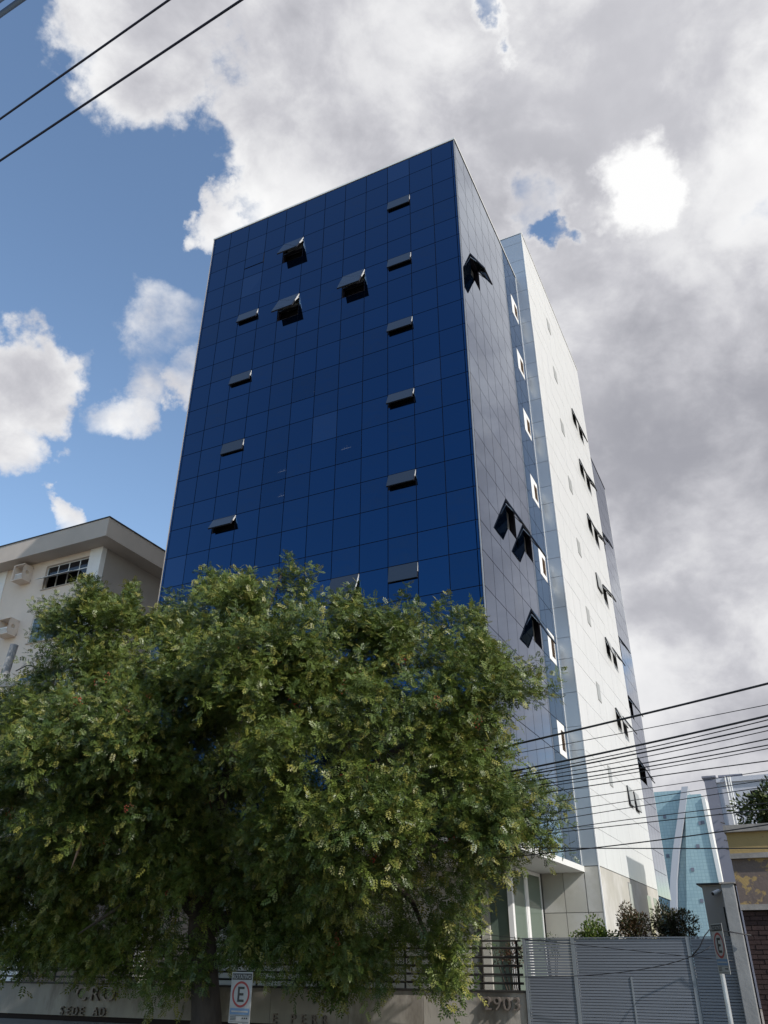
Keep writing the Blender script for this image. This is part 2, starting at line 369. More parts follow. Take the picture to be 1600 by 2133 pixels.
for r in range(24):
    z1, z0 = ROW[r], ROW[r+1]
    put_pane('f', -TW+.02, -TW+.12, z0, z1); put_pane('f', -.12, -.02, z0, z1)
    for c in range(12):
        u0, u1 = -TW + c*CW, -TW + (c+1)*CW
        if c == 0: u0 += .12
        if c == 11: u1 -= .12
        if (c, r) in front_win:
            sh = front_win[(c, r)][0]
            if sh: put_pane('f', u0, u1, z0, z1-sh)
        else: put_pane('f', u0, u1, z0, z1)
    for c in range(9):
        u0, u1 = c*CW, min((c+1)*CW, SIDE_END)
        if c == 0: u0 += .03
        if (c, r) in side_win or (c == 7 and r in louvre_rows): continue
        put_pane('s', u0, u1, z0, z1)
    for c in range(8):
        u0, u1 = 22.4 + c*CW, 22.4 + (c+1)*CW
        if (c, r) in rear_win or z1 > 32.6: continue
        put_pane('s', u0, u1, z0, z1)
panes.sort(key=lambda p: -p[0])
_pc = {}
def pane_mesh(w, h, axis):
    k = (round(w, 3), round(h, 3), axis)
    if k not in _pc:
        b_ = MB(); b_.box(*((-w/2, w/2, -.015, .015) if axis == 'f' else (-.015, .015, -w/2, w/2)), -h/2, h/2)
        me = bpy.data.meshes.new('glass_pane'); me.from_pydata(b_.v, [], b_.f); me.update(); me.materials.append(M['glass']); _pc[k] = me
    return _pc[k]
rest = MB()
for i, (wgt, c, w, h, axis) in enumerate(panes):
    ta, tb = random.gauss(0, .0011), random.gauss(0, .0011)
    clr = axis == 'f' and any(abs(c.x-lx) < w/2 and abs(c.z-lz) < h/2 for lx, lz in ((-6.65, 21.85), (-5.25, 18.55), (-8.1, 18.3), (-8.0, 17.15)))
    if i < 300:
        o = bpy.data.objects.new('glass_pane', pane_mesh(w, h, axis)); link(o, c, tower)
        if clr:
            o.data = o.data.copy(); o.data.materials[0] = M['clear_glass']
        o.rotation_euler = (ta, 0, tb) if axis == 'f' else (0, ta, tb)
    else:
        if axis == 'f': rest.box(c.x-w/2, c.x+w/2, c.y-.015, c.y+.015, c.z-h/2, c.z+h/2)
        else: rest.box(c.x-.015, c.x+.015, c.y-w/2, c.y+w/2, c.z-h/2, c.z+h/2)
o = rest.build('glass_pane', 'glass', tower); o['kind'] = 'stuff'
# mullions and transoms: a dark seal line behind every joint
def mull_f(x): box('mullion', 'joint', tower, x-.035, x+.035, .006, .16, ZB, ROW[0])
for c in range(13): mull_f(min(max(-TW + c*CW, -TW+.07), -.07))
for r in range(25):
    box('transom', 'joint', tower, -TW+.02, -.02, .004, .15, ROW[r]-.035 if r < 24 else ROW[r], ROW[r]+.035 if r else ROW[r]-.002)
for c in list(range(1, 9)):
    box('mullion', 'joint', tower, -.16, -.006, c*CW-.035, c*CW+.035, ZB, ROW[0]-.003)
for r in range(1, 24): box('transom', 'joint', tower, -.15, -.004, .03, SIDE_END, ROW[r]-.035, ROW[r]+.035)
for c in range(9): box('mullion', 'joint', tower, -.16, -.006, 22.4+c*CW-.035, 22.4+c*CW+.035, ZB, 32.3)
for r in range(2, 24): box('transom', 'joint', tower, -.15, -.004, 22.36, 31.2, ROW[r]-.035, ROW[r]+.035)
# left flank, rear flank and roof edge
box('corner_trim', 'trim_grey', tower, -.012, .026, -.028, .012, ZB, ROW[0]+.03)
box('flank_wall', 'beige_dark', tower, -TW-.02, -TW+.018, -.03, 31.2, 4.4, ROW[0]+.04)
box('rear_corner_trim', 'coping', tower, -.02, .03, 31.2, 31.26, ZB, 32.35)
box('roof_coping', 'coping', tower, -TW-.03, .06, -.06, .3, ROW[0]+.004, ROW[0]+.10)
box('roof_coping', 'coping', tower, -.3, .058, .301, 9.19, ROW[0]+.006, ROW[0]+.09)
box('roof_coping', 'frame', tower, -.3, .05, 22.36, 31.26, 32.33, 32.42)
box('roof_deck', 'core', tower, -TW+.02, -.05, .3, 9.9, ROW[0]-.2, ROW[0]-.05)

def sash_window(parent, hinge, w, h, deg, axis, blind=False, glassy='sash_outer', arm=True):
    """a top-hung window: the frame is the thing that swings, with its pane and stays under it"""
    t = .05; fr = MB()
    fr.box(-w/2, w/2, -.02, .02, -t, 0); fr.box(-w/2, w/2, -.02, .02, -h, -h+t)
    fr.box(-w/2, -w/2+t, -.02, .02, -h+t, -t); fr.box(w/2-t, w/2, -.02, .02, -h+t, -t)
    me = bpy.data.meshes.new('awning_window'); me.from_pydata(fr.v, [], fr.f); me.update(); me.materials.append(M['frame'])
    root = bpy.data.objects.new('awning_window', me); link(root, hinge, parent)
    rz = 0 if axis == 'f' else R(90)
    root.rotation_euler = (R(-deg), 0, rz)
    def sub(name, mb, m):
        me_ = bpy.data.meshes.new(name); me_.from_pydata(mb.v, [], mb.f); me_.update(); me_.materials.append(M[m])
        o_ = bpy.data.objects.new(name, me_); COL.objects.link(o_); o_.parent = root; return o_
    p = MB(); p.box(-w/2+.012, w/2-.012, -.034, -.021, -h+.012, -.012); sub('pane', p, glassy)
    p = MB(); p.box(-w/2+t, w/2-t, -.020, .004, -h+t, -t); sub('inner_pane', p, 'sash_glass')
    if arm and deg > 3:
        for sgn in (-1, 1):
            a = MB(); x = sgn*(w/2-.03)
            # from mid sash back to the jamb, in the sash's own frame
            A = Vector((x, .03, -h*.52)); wy, wz = 0.0, -h*.16
            cs, sn = math.cos(R(deg)), math.sin(R(deg))
            B = Vector((x, wy*cs - wz*sn + .02, wy*sn + wz*cs))
            B = Vector((x, -wz*sn, wz*cs))
            a.tube([A, B], .016, 6); sub('stay', a, 'alu')
        a = MB(); a.box(w/2-.008, w/2+.006, -.02, .03, -h*.6, -.02); sub('hinge_arm', a, 'alu')
    return root
for (c, r), (sh, deg) in front_win.items():
    h = (sh if sh else ROW[r]-ROW[r+1]) - GAP; x = -TW + (c+.5)*CW
    wo_ = sash_window(tower, (x, -.01, ROW[r]-GAP/2), CW-GAP, h, deg, 'f', glassy='glass' if deg < 3 else 'sash_outer')
    if sh is None:
        box('window_blind', 'frost', tower, x-CW/2+.06, x+CW/2-.06, .2, .22, ROW[r]-.62, ROW[r]-.04)
        box('window_sill', 'frame', tower, x-CW/2+.036, x+CW/2-.036, .01, .14, ROW[r]-.70, ROW[r]-.64)
for (c, r), deg in side_win.items():
    sash_window(tower, (.01, (c+.5)*CW, ROW[r]-GAP/2), CW-GAP, ROW[r]-ROW[r+1]-GAP, deg, 's')
    box('window_blind', 'white', tower, -.24, -.2, c*CW+.3, (c+1)*CW-.04, ROW[r+1]+.1, ROW[r]-.1)
for (c, r), deg in rear_win.items():
    sash_window(tower, (.01, 22.4+(c+.5)*CW, ROW[r]-GAP/2), CW-GAP, ROW[r]-ROW[r+1]-GAP, deg, 's')
# white louvre panels beside the wing
for r in louvre_rows:
    z1, z0 = ROW[r]-.02, ROW[r+1]+.02
    root = MB().box(.002, .03, 7*CW+.02, 8*CW-.02, z0, z0+.22).box(.002, .03, 7*CW+.02, 8*CW-.02, z1-.26, z1).box(.002, .03, 7*CW+.02, 7*CW+.48, z0+.22, z1-.26).box(.002, .03, 8*CW-.08, 8*CW-.02, z0+.22, z1-.26).build('vent_panel', 'white', tower)
    n = 11; hh = (z1-.26-z0-.22)/n
    MB().box(-.06, -.04, 7*CW+.48, 8*CW-.08, z0+.2, z1-.24).build('vent_backing', 'core', root)
    for i in range(n):
        zz = z0+.22+i*hh
        MB().hull8([(-.03, 7*CW+.482, zz+.045), (.02, 7*CW+.482, zz), (.02, 8*CW-.082, zz), (-.03, 8*CW-.082, zz+.045), (-.03, 7*CW+.482, zz+.06), (.02, 7*CW+.482, zz+.015), (.02, 8*CW-.082, zz+.015), (-.03, 8*CW-.082, zz+.06)]).build('slat', 'louvre', root)
# lit ceiling lamps that show through the clearer panes
LAMPS = [(-6.65, 21.85), (-5.25, 18.55), (-8.1, 18.3), (-8.0, 17.15)]
for lx, lz in LAMPS:
    fx = MB().box(lx-.16, lx+.16, .24, .43, lz+.14, lz+.16).build('ceiling_lamp', 'frost', tower)
    for q in range(3): MB().tube([(lx-.15+q*.13, .20, lz-.02), (lx-.07+q*.13, .36, lz+.12)], .008, 6).build('tube', 'lamp', fx)

# ------------------------------------------------------------------ the white wing
WX, WY0, WY1, WZ = .63, 9.216, 22.35, 36.93
box('wing_structure', 'panel_gap', tower, -4, WX-.05, WY0+.04, WY1-.03, 0, WZ-.05)
lines = []
z = 36.93
zl = sorted([16.68+3.65*k for k in range(-4, 6)] + [15.78+3.65*k for k in range(-4, 6)] + [14.38+3.65*k for k in range(-4, 7)] + [WZ])
zl = [q for q in zl if 4.4 <= q <= WZ]; zl = [4.42] + [q for q in zl if q > 5]
NC = 9; pw = (WY1-WY0)/NC
for i in range(len(zl)-1):
    z0, z1 = zl[i]+.008, zl[i+1]-.008
    for c in range(NC):
        y0, y1 = WY0+.045+c*pw if c == 0 else WY0+c*pw, WY0+(c+1)*pw
        shared_box('cladding_panel', 'panel', tower, WX-.02+random.gauss(0, .0012), (y0+y1)/2, (z0+z1)/2, .04, y1-y0-.010, z1-z0, (0, random.gauss(0, .0008), random.gauss(0, .0008)))
    xl = .02 if z1 < 34 else -3.9
    shared_box('front_cladding_panel', 'panel_front', tower, (xl+WX-.03)/2, WY0+.0, (z0+z1)/2, WX-.03-xl, .04, z1-z0)
box('wing_corner_trim', 'white', tower, WX-.028, WX+.012, WY0-.03, WY0+.04, 0, WZ+.02)
box('joint_trim', 'white', tower, .0, .04, WY0-.06, WY0-.022, 4.45, ROW[0])
box('wing_coping', 'white', tower, -4, WX+.03, WY0-.04, WY1, WZ+.021, WZ+.07)
# flush narrow windows and the open ones further back
def flush(y0, y1, z1, z0, name='wing_window'):
    w_ = MB().box(WX-.01, WX+.012, y0, y1, z0, z1).build(name, 'panel_gap', tower)
    MB().box(WX+.002, WX+.018, y0+.04, y1-.04, z0+.04, z1-.04).build('pane', 'frost', w_)
for k in range(8): flush(13.45, 14.15, 34.25-3.65*k, 33.42-3.65*k)
flush(14.5, 15.2, 4.25, 3.2)
for k in range(7):
    zt = 30.45-3.65*k
    for j, (ya, yb) in enumerate(((17.6, 18.7), (19.3, 20.4))):
        box('window_opening', 'core', tower, WX-.02, WX+.006, ya, yb, zt-.85, zt)
        deg = [(12, 14), (14, 22), (16, 24), (2, 30), (14, 26), (20, 30), (3, 4)][k][j]
        sash_window(tower, (WX+.03, (ya+yb)/2, zt), yb-ya, .85, deg, 's', glassy='frost')
# lower wing wall: patched plaster
box('lower_wall', 'plaster', tower, WX-.06, WX-.004, WY0+.05, WY1-.02, 0, 4.40)
box('lower_front_wall', 'plaster', tower, -1.5, WX-.03, WY0-.02, WY0+.03, 2.9, 4.40) if False else None
for z0, z1 in ((0, 2.93), (2.95, 4.40)):
    for x0, x1 in ((-1.49, -.72), (-.70, .055), (.085, WX-.03)):
        box('entrance_panel', 'plaster', tower, x0, x1, WY0-.02, WY0+.02, z0, z1)
for y0 in (18.8, 20.6): 
    box('window_opening', 'dark_glass', tower, WX-.003, WX+.004, y0, y0+1.0, 2.1, 4.0)
# ------------------------------------------------------------------ entrance under the tower
box('canopy', 'coping', tower, -TW+.02, .05, -.02, 9.19, 4.42, ZB-.005) if ZB > 4.5 else box('canopy', 'coping', tower, -TW+.02, .10, -.30, 9.19, ZB-.20, ZB-.012)
box('ground_floor_wall', 'plaster', tower, -TW+.3, -2.75, 5.42, 9.1, .13, ZB-.21)
box('ground_floor_wall', 'plaster', tower, -TW+.3, -1.75, 9.25, 21, .13, ZB-.21)
box('pillar', 'plaster', tower, -2.53, -2.26, 5.30, 5.60, .13, ZB-.21)
box('pillar', 'plaster', tower, -12.6, -12.2, .6, 1.0, .13, ZB-.21)
def door(y0, y1, x=-1.5):
    d_ = MB(); d_.box(x-.03, x+.03, y0, y0+.07, .14, ZB-.22); d_.box(x-.03, x+.03, y1-.07, y1, .14, ZB-.22); d_.box(x-.03, x+.03, y0+.07, y1-.07, ZB-.34, ZB-.22)
    root = d_.build('glass_door', 'white', tower)
    MB().box(x-.012, x+.004, y0+.071, y1-.071, .15, ZB-.341).build('pane', 'door_glass', root)
door(5.5, 6.95); door(7.2, 8.9)
box('door_post', 'white', tower, -1.6, -1.44, 5.28, 5.46, .13, ZB-.22); box('door_post', 'white', tower, -1.55, -1.46, 6.98, 7.17, .13, ZB-.22)
d_ = MB().box(-2.24, -1.62, 5.40, 5.44, .14, ZB-.5).build('front_window', 'door_glass', tower)
MB().box(-2.24, -1.62, 5.37, 5.45, ZB-.498, ZB-.22).build('head', 'plaster', d_)

# ================================================================== NEIGHBOUR ON THE LEFT
nb = empty('beige_building', (-32, 12, 0), 'beige rendered block with overhanging flat eaves and barred windows left of the blue tower', 'building')
NX, NY = -23.999, 6.63
def wall_with_holes(x0, x1, z0, z1, holes, y0, y1):
    w_ = MB(); xs = sorted({x0, x1, *[h[0] for h in holes], *[h[1] for h in holes]}); zs = sorted({z0, z1, *[h[2] for h in holes], *[h[3] for h in holes]})
    for i in range(len(xs)-1):
        for j in range(len(zs)-1):
            cx_, cz_ = (xs[i]+xs[i+1])/2, (zs[j]+zs[j+1])/2
            if any(h[0] < cx_ < h[1] and h[2] < cz_ < h[3] for h in holes): continue
            w_.box(xs[i], xs[i+1], y0, y1, zs[j], zs[j+1])
    return w_
holes = [(-28.159, -24.887, 19.589, 21.049), (-28.305, -24.971, 16.427, 17.923), (-28.378, -24.971, 13.155, 14.639), (-28.378, -24.971, 9.871, 11.452)]
wall_with_holes(-52, NX-.02, 0, 21.426, holes, NY, NY+.3).build('front_wall', 'beige', nb)
box('side_wall', 'beige_shaded', nb, NX-.3, NX, NY+.301, 21.6, 0, 21.426)
box('interior', 'core', nb, -51, NX-.4, NY+.9, 21.5, 0, 21.2)
box('pilaster', 'pilaster', nb, -24.875, NX+.012, NY-.05, NY+.29, 0, 21.42)
box('pilaster', 'pilaster', nb, -36, -31.357, NY-.05, NY-.002, 0, 21.42)
ev = box('eave', 'beige_dark', nb, -54, -22.929, NY-.97, 22, 21.426, 22.545)
MB().box(-54, -22.88, NY-1.01, 22.1, 22.547, 22.606).build('eave_capping', 'frame', ev)
# top floor window: white steel frame, 4 bays, tilted-out lower lights
def steel_window(x0, x1, z0, z1, open_=True):
    f_ = MB(); y0, y1 = NY+.14, NY+.19; zm = z0+(z1-z0)*.58; bw = (x1-x0)/4
    f_.box(x0, x1, y0, y1, z1-.05, z1); f_.box(x0, x1, y0, y1, z0, z0+.05); f_.box(x0, x1, y0-.004, y1+.004, zm-.03, zm+.03)
    for i in range(5):
        xx = min(max(x0+i*bw, x0+.025), x1-.025); f_.box(xx-.025, xx+.025, y0+.002, y1-.002, z0, z1)
    root = f_.build('window', 'white', nb)
    for i in range(4):
        MB().box(x0+i*bw+.03, x0+(i+1)*bw-.03, y0+.02, y0+.03, zm+.032, z1-.052).build('pane', 'dark_glass', root)
    # the three left lower lights hang out on a long sash
    L = zm-z0; a = R(62); ax0, ax1 = x0+.02, x1-bw*.9
    s_ = MB()
    for i in range(4):
        xx = ax0+(ax1-ax0)*i/3
        s_.tube([(xx, y0-.01, zm-.05), (xx, y0-L*math.sin(a), zm-.05-L*math.cos(a))], .018, 6)
    s_.tube([(ax0, y0-L*math.sin(a), zm-.05-L*math.cos(a)), (ax1, y0-L*math.sin(a), zm-.05-L*math.cos(a))], .018, 6)
    s_.build('swung_sash', 'white', root)
    MB().hull8([(ax0, y0-.02, zm-.06), (ax1, y0-.02, zm-.06), (ax1, y0-L*math.sin(a), zm-.06-L*math.cos(a)), (ax0, y0-L*math.sin(a), zm-.06-L*math.cos(a)),
                (ax0, y0-.02, zm-.053), (ax1, y0-.02, zm-.053), (ax1, y0-L*math.sin(a), zm-.053-L*math.cos(a)), (ax0, y0-L*math.sin(a), zm-.053-L*math.cos(a))]).build('sash_glass', 'frost', root)
    MB().box(x1-bw+.03, x1-.03, y0+.02, y0+.03, z0+.052, zm-.032).build('pane', 'dark_glass', root)
    MB().box(x0-.06, x1+.03, NY-.06, NY+.13, z0-.05, z0-.002).build('sill', 'beige_dark', root)
steel_window(*holes[0])
def slide_window(x0, x1, z0, z1):
    f_ = MB(); y0, y1 = NY+.05, NY+.12
    f_.box(x0, x1, y0, y1, z1-.05, z1); f_.box(x0, x1, y0, y1, z0, z0+.05)
    for xx in (x0+.02, x0+(x1-x0)*.34, x0+(x1-x0)*.70, x1-.02): f_.box(xx-.022, xx+.022, y0+.003, y1-.003, z0, z1)
    root = f_.build('window', 'white', nb); w3 = (x1-x0)
    MB().box(x0+.045, x0+w3*.34-.025, y0+.03, y0+.04, z0+.052, z1-.052).build('pane', 'blue_pane', root)
    MB().box(x0+w3*.70+.025, x1-.045, y0+.03, y0+.04, z0+.052, z1-.052).build('pane', 'blue_pane', root)
    MB().box(x0+w3*.34+.025, x0+w3*.70-.025, y0+.055, y0+.065, z0+.052, z1-.052).build('pane', 'dark_glass', root)
    MB().box(x0-.06, x1+.06, NY-.07, NY+.045, z0-.06, z0-.002).build('sill', 'beige_dark', root)
for h in holes[1:]: slide_window(*h)
# concrete housings with a unit in each
for (x0, x1, z0, z1), lab in (((-30.069, -29.217, 20.234, 21.207), 'pale window air conditioner in the top beige housing under the eave'), ((-30.201, -29.29, 16.974, 17.923), 'pale window air conditioner in the lower beige housing beside the blue sliding window')):
    y0, y1 = NY-.66, NY-.003; t = .05
    hb = MB(); hb.box(x0, x1, y0, y1, z0, z0+t); hb.box(x0, x1, y0, y1, z1-t, z1); hb.box(x0, x0+t, y0, y1, z0+t, z1-t)
    # right side with a round hole
    n = 20; cyy, czz, rr = (y0+y1)/2-.02, (z0+z1)/2+.02, .13; k = len(hb.v)
    for xx in (x1-t, x1):
        for j in range(n):
            w = 2*math.pi*j/n; hb.v.append((xx, cyy+rr*math.cos(w), czz+rr*math.sin(w)))
        for j in range(n):
            w = 2*math.pi*j/n; c_, s__ = math.cos(w), math.sin(w); q = max(abs(c_), abs(s__))
            hb.v.append((xx, (y0+y1)/2+(y1-y0)/2*c_/q, (z0+z1)/2+((z1-z0)/2-t)*s__/q))
    for j in range(n):
        a, b2 = j, (j+1) % n
        hb.f.append((k+a, k+b2, k+n+b2, k+n+a)); o2 = 2*n
        hb.f.append((k+o2+a, k+o2+n+a, k+o2+n+b2, k+o2+b2)); hb.f.append((k+a, k+o2+a, k+o2+b2, k+b2)); 
    hb.build('air_conditioner_housing', 'beige', nb)
    ac = MB(); ac.box(x0+.09, x1-.14, y0+.12, y1, z0+t+.003, z0+.46)
    root = ac.build('air_conditioner', 'pilaster', None, bevel=.02); tag(root, lab, 'air conditioner', 'window air conditioners')
    for i in range(4): MB().box(x0+.14, x1-.2, y0+.105, y0+.119, z0+.14+i*.07, z0+.165+i*.07).build('grille', 'beige_dark', root)

# ================================================================== BOUNDARY WALL, RAILING, GATE
FY = -3.0
wall = empty('boundary_wall', (-6, FY, 0), 'low grey stone boundary wall with raised metal letters under the tree', 'wall')
edges = [-22, -17.9, -14.6, -11.4, -8.2, -5.0, -2.9, -1.05, 1.28]
for i in range(len(edges)-1):
    MB().box(edges[i]+.004, edges[i+1]-.004, FY+random.uniform(0, .006), FY+.22, .22, .93).build('stone_slab', 'stone', wall)
box('plinth', 'mortar', wall, -22, 1.26, FY+.06, FY+.2, 0, .219)
box('backing', 'concrete', wall, -22, 1.255, FY+.221, FY+.3, 0, .92)
box('coping', 'iron', wall, -22, 1.30, FY-.03, FY+.26, .932, .972)
def word(s, x0, x1, zb, h, m='letter', d=.03, sx=1.0):
    n = len(s); st = (x1-x0)/n
    for i, ch in enumerate(s):
        if ch == ' ': continue
        o = text('letter', ch, h/.70, d, m, wall, (x0+(i+.5)*st, FY-d-.012, zb), sx=sx)
word('CRO', -11.15, -9.75, .575, .32, sx=1.3); word('SEDE', -11.62, -10.68, .24, .19); word('AD', -10.45, -9.98, .24, .19); word('E', -4.95, -4.7, .24, .19); word('PERR', -4.46, -3.35, .24, .19)
word('2903', .36, 1.2, .62, .24, 'letter', .05)
# railing
rail = empty('railing', (-6, FY+.12, .97), 'dark horizontal bar railing on top of the low stone wall', 'railing')
for zz in (1.894, 1.755, 1.582, 1.42, 1.258, 1.098):
    MB().tube([(-21.9, FY+.12, zz), (1.22, FY+.12, zz)], .018 if zz > 1.8 else .024, 8).build('rail', 'iron', rail)
for xx in np.arange(-21.5, 1.2, 1.33): box('post', 'iron', rail, xx-.018, xx+.018, FY+.145, FY+.175, .973, 1.91)
box('post', 'iron', rail, 1.08, 1.115, FY+.145, FY+.175, .973, 1.91)
# gate
gate = empty('slatted_gate', (3.4, FY, 0), 'grey slatted driveway gate between the stone wall and the cement pillar', 'gate')
def zt_(x): return 1.92
for (x0, x1) in ((1.36, 2.345), (2.42, 4.655), (4.73, 5.49)):
    n = 36; pitch = 1.84/n
    for i in range(n):
        zc = .08+pitch*(i+.5)
        shared_box('slat', 'gate', gate, (x0+x1)/2, FY-.02+random.gauss(0, .0015), zc, x1-x0, .022, pitch-.010, (R(random.gauss(0, 1.0)), 0, 0))
    for zz in (.3, 1.2): box('back_rail', 'gate', gate, x0, x1, FY+.02, FY+.05, zz, zz+.04)
for bx0, bx1, bz in ((1.37, 2.34, 1.2), (2.43, 4.65, 1.9), (4.74, 5.48, 1.9)): box('back_panel', 'gate_back', gate, bx0, bx1, FY+.055, FY+.06, .08, bz)
for xx in (1.33, 2.38, 4.69): box('post', 'gate_post', gate, xx-.035 if xx > 1.4 else xx-.025, xx+.035 if xx > 1.4 else xx+.025, FY-.05, FY+.03, 0, 1.945)
box('post', 'gate_post', gate, 3.48, 3.51, FY-.045, FY-.03, .08, 1.25)
MB().box(1.36, 5.49, FY-.045, FY+.045, 1.925, 1.945).build('top_rail', 'gate', gate)

# ================================================================== RIGHT HAND SIDE
pil = empty('cement_pillar', (5.62, -3.2, 0), 'bare grey cement gate pillar beside the peeling yellow house', 'pillar')
MB().hull8([(5.50, -3.3, 0), (5.745, -3.3, 0), (5.745, -2.7, 0), (5.50, -2.7, 0), (5.52, -3.3, 2.85), (5.755, -3.3, 2.85), (5.755, -2.7, 2.85), (5.52, -2.7, 2.85)]).build('shaft', 'pillar', pil, bevel=.012)
box('cap', 'ledge', pil, 5.50, 5.79, -3.33, -2.68, 2.852, 2.88)
blk = empty('beige_shed', (5.2, -.7, 0), 'narrow beige shed wall behind the gate carrying a security camera', 'shed')
box('wall', 'beige_dark', blk, 4.94, 5.38, -1.0, 1.2, 0, 3.0)
box('roof', 'frame', blk, 4.84, 5.45, -1.08, 1.3, 3.002, 3.03)
box('slot', 'core', blk, 5.31, 5.345, -1.012, -.99, 1.98, 2.55)
cc = empty('security_camera', (5.22, -1.1, 2.8), 'small white security camera fixed to the beige shed wall', 'camera')
cb = MB(); cb.tube([(5.17, -1.26, 2.80), (5.29, -1.13, 2.86)], .045, 10); cb.build('body', 'white', cc)
MB().tube([(5.165, -1.265, 2.798), (5.172, -1.258, 2.801)], .038, 10).build('lens', 'sign_black', cc)
MB().tube([(5.27, -1.14, 2.85), (5.31, -1.1, 2.88), (5.34, -1.0, 2.88)], .014, 6).build('bracket', 'white', cc)

hs = empty('yellow_house', (8, -1, 0), 'old house with peeling yellow plaster bands over dark brick at the right edge', 'house')
YX = 5.80
box('cornice', 'ledge', hs, YX-.03, 14, -3.30, 2, 3.79, 3.92)
box('yellow_band', 'yellow_band', hs, YX, 14, -3.19, 2, 3.393, 3.789)
box('ledge', 'ledge', hs, YX-.01, 14, -3.27, 2, 3.30, 3.392)
box('peeling_wall', 'yellow', hs, YX, 14, -3.17, 2, 2.483, 3.299)
box('ledge', 'ledge', hs, YX-.005, 14, -3.26, 2, 2.385, 2.482)
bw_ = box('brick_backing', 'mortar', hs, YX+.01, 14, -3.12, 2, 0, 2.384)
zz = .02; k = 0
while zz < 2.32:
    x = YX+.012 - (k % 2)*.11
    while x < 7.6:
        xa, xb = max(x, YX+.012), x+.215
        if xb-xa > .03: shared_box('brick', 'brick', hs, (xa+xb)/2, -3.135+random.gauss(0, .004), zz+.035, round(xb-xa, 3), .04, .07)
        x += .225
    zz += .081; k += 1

gb = empty('grey_building', (6, 16, 0), 'pale grey building with white drainpipes and roof antennas above the yellow house', 'building')
box('side_tower', 'bluegrey', gb, 4.33, 4.775, 13.9, 18, 0, 7.93)
box('side_tower_cap', 'bluegrey', gb, 4.26, 4.80, 13.85, 18.1, 7.932, 8.0)
wall_with_holes(4.78, 12, 0, 7.72, [(5.95, 6.35, 7.05, 7.35)], 14, 14.3).build('front_wall', 'lightgrey', gb)
box('window_opening', 'core', gb, 5.95, 6.35, 14.2, 14.25, 7.05, 7.35)
box('parapet', 'lightgrey', gb, 4.76, 12.1, 13.9, 14.5, 7.722, 7.9)
box('roof_tank_room', 'bluegrey', gb, 4.85, 5.78, 14.6, 17, 7.7, 8.12)
for px in (5.14, 5.25, 5.32): MB().tube([(px, 13.86, 4.2), (px, 13.86, 7.93)], .026, 8).build('drainpipe', 'white', gb)
for px, hh in ((5.28, 8.85), (5.66, 8.78)):
    MB().tube([(px, 15.4, 8.0), (px, 15.4, hh)], .008, 5).build('antenna', 'galv', gb)
for q in range(5): MB().tube([(4.80, 13.82, 5.2+q*.32), (4.66, 13.7, 5.2+q*.32+.03)], .02, 5).build('bracket', 'iron', gb)

tt = empty('teal_tower', (-10, 145, 0), 'distant teal glass tower with a pale curved fin, right of the white wing', 'building')
wl_ = MB(); wl_.box(-19, -8.2, 141, 165, -2, 28.8); wl_.build('left_curtain_wall', 'teal', tt)
wl_ = MB(); wl_.hull8([(-13.6, 139.9, -2), (-5.4, 139.9, -2), (-5.4, 165, -2), (-13.6, 165, -2), (-8.6, 139.9, 27.7), (-5.9, 139.9, 27.7), (-5.9, 165, 27.7), (-8.6, 165, 27.7)]); wl_.build('right_curtain_wall', 'teal', tt)
fin = MB(); prev = None
pts = [(-14.9, 4), (-14.45, 9.2), (-13.7, 13.5), (-12.5, 18), (-11.0, 22.5), (-9.9, 26), (-8.95, 29.1)]
k = 0
for i, (x, z) in enumerate(pts):
    for xx, yy in ((x, 139.3), (x+1.15, 139.3), (x+1.15, 141.5), (x, 141.5)): fin.v.append((xx, yy, z))
    if i:
        a = (i-1)*4; b_ = i*4
        for j in range(4): fin.f.append((a+j, a+(j+1) % 4, b_+(j+1) % 4, b_+j))
fin.f.append((0, 3, 2, 1)); e_ = (len(pts)-1)*4; fin.f.append((e_, e_+1, e_+2, e_+3)); fin.build('fin', 'fin', tt)
MB().hull8([(-5.38, 139.5, -2), (-4.7, 139.5, -2), (-4.7, 165, -2), (-5.38, 165, -2), (-5.88, 139.5, 27.0), (-5.3, 139.5, 27.0), (-5.3, 165, 27.0), (-5.88, 165, 27.0)]).build('pale_flank', 'coping', tt)
for x, z in ((-8.3, 18.6), (-9.9, 14.8), (-13.3, 24), (-13.9, 17.3), (-9.3, 9.8), (-7.2, 22.4), (-6.7, 22.5)):
    yy = 140.9 if x < -12.8 else 139.85
    MB().box(x, x+.55, yy-.05, yy+.02, z, z+.6).build('open_window', 'bluegrey', tt)

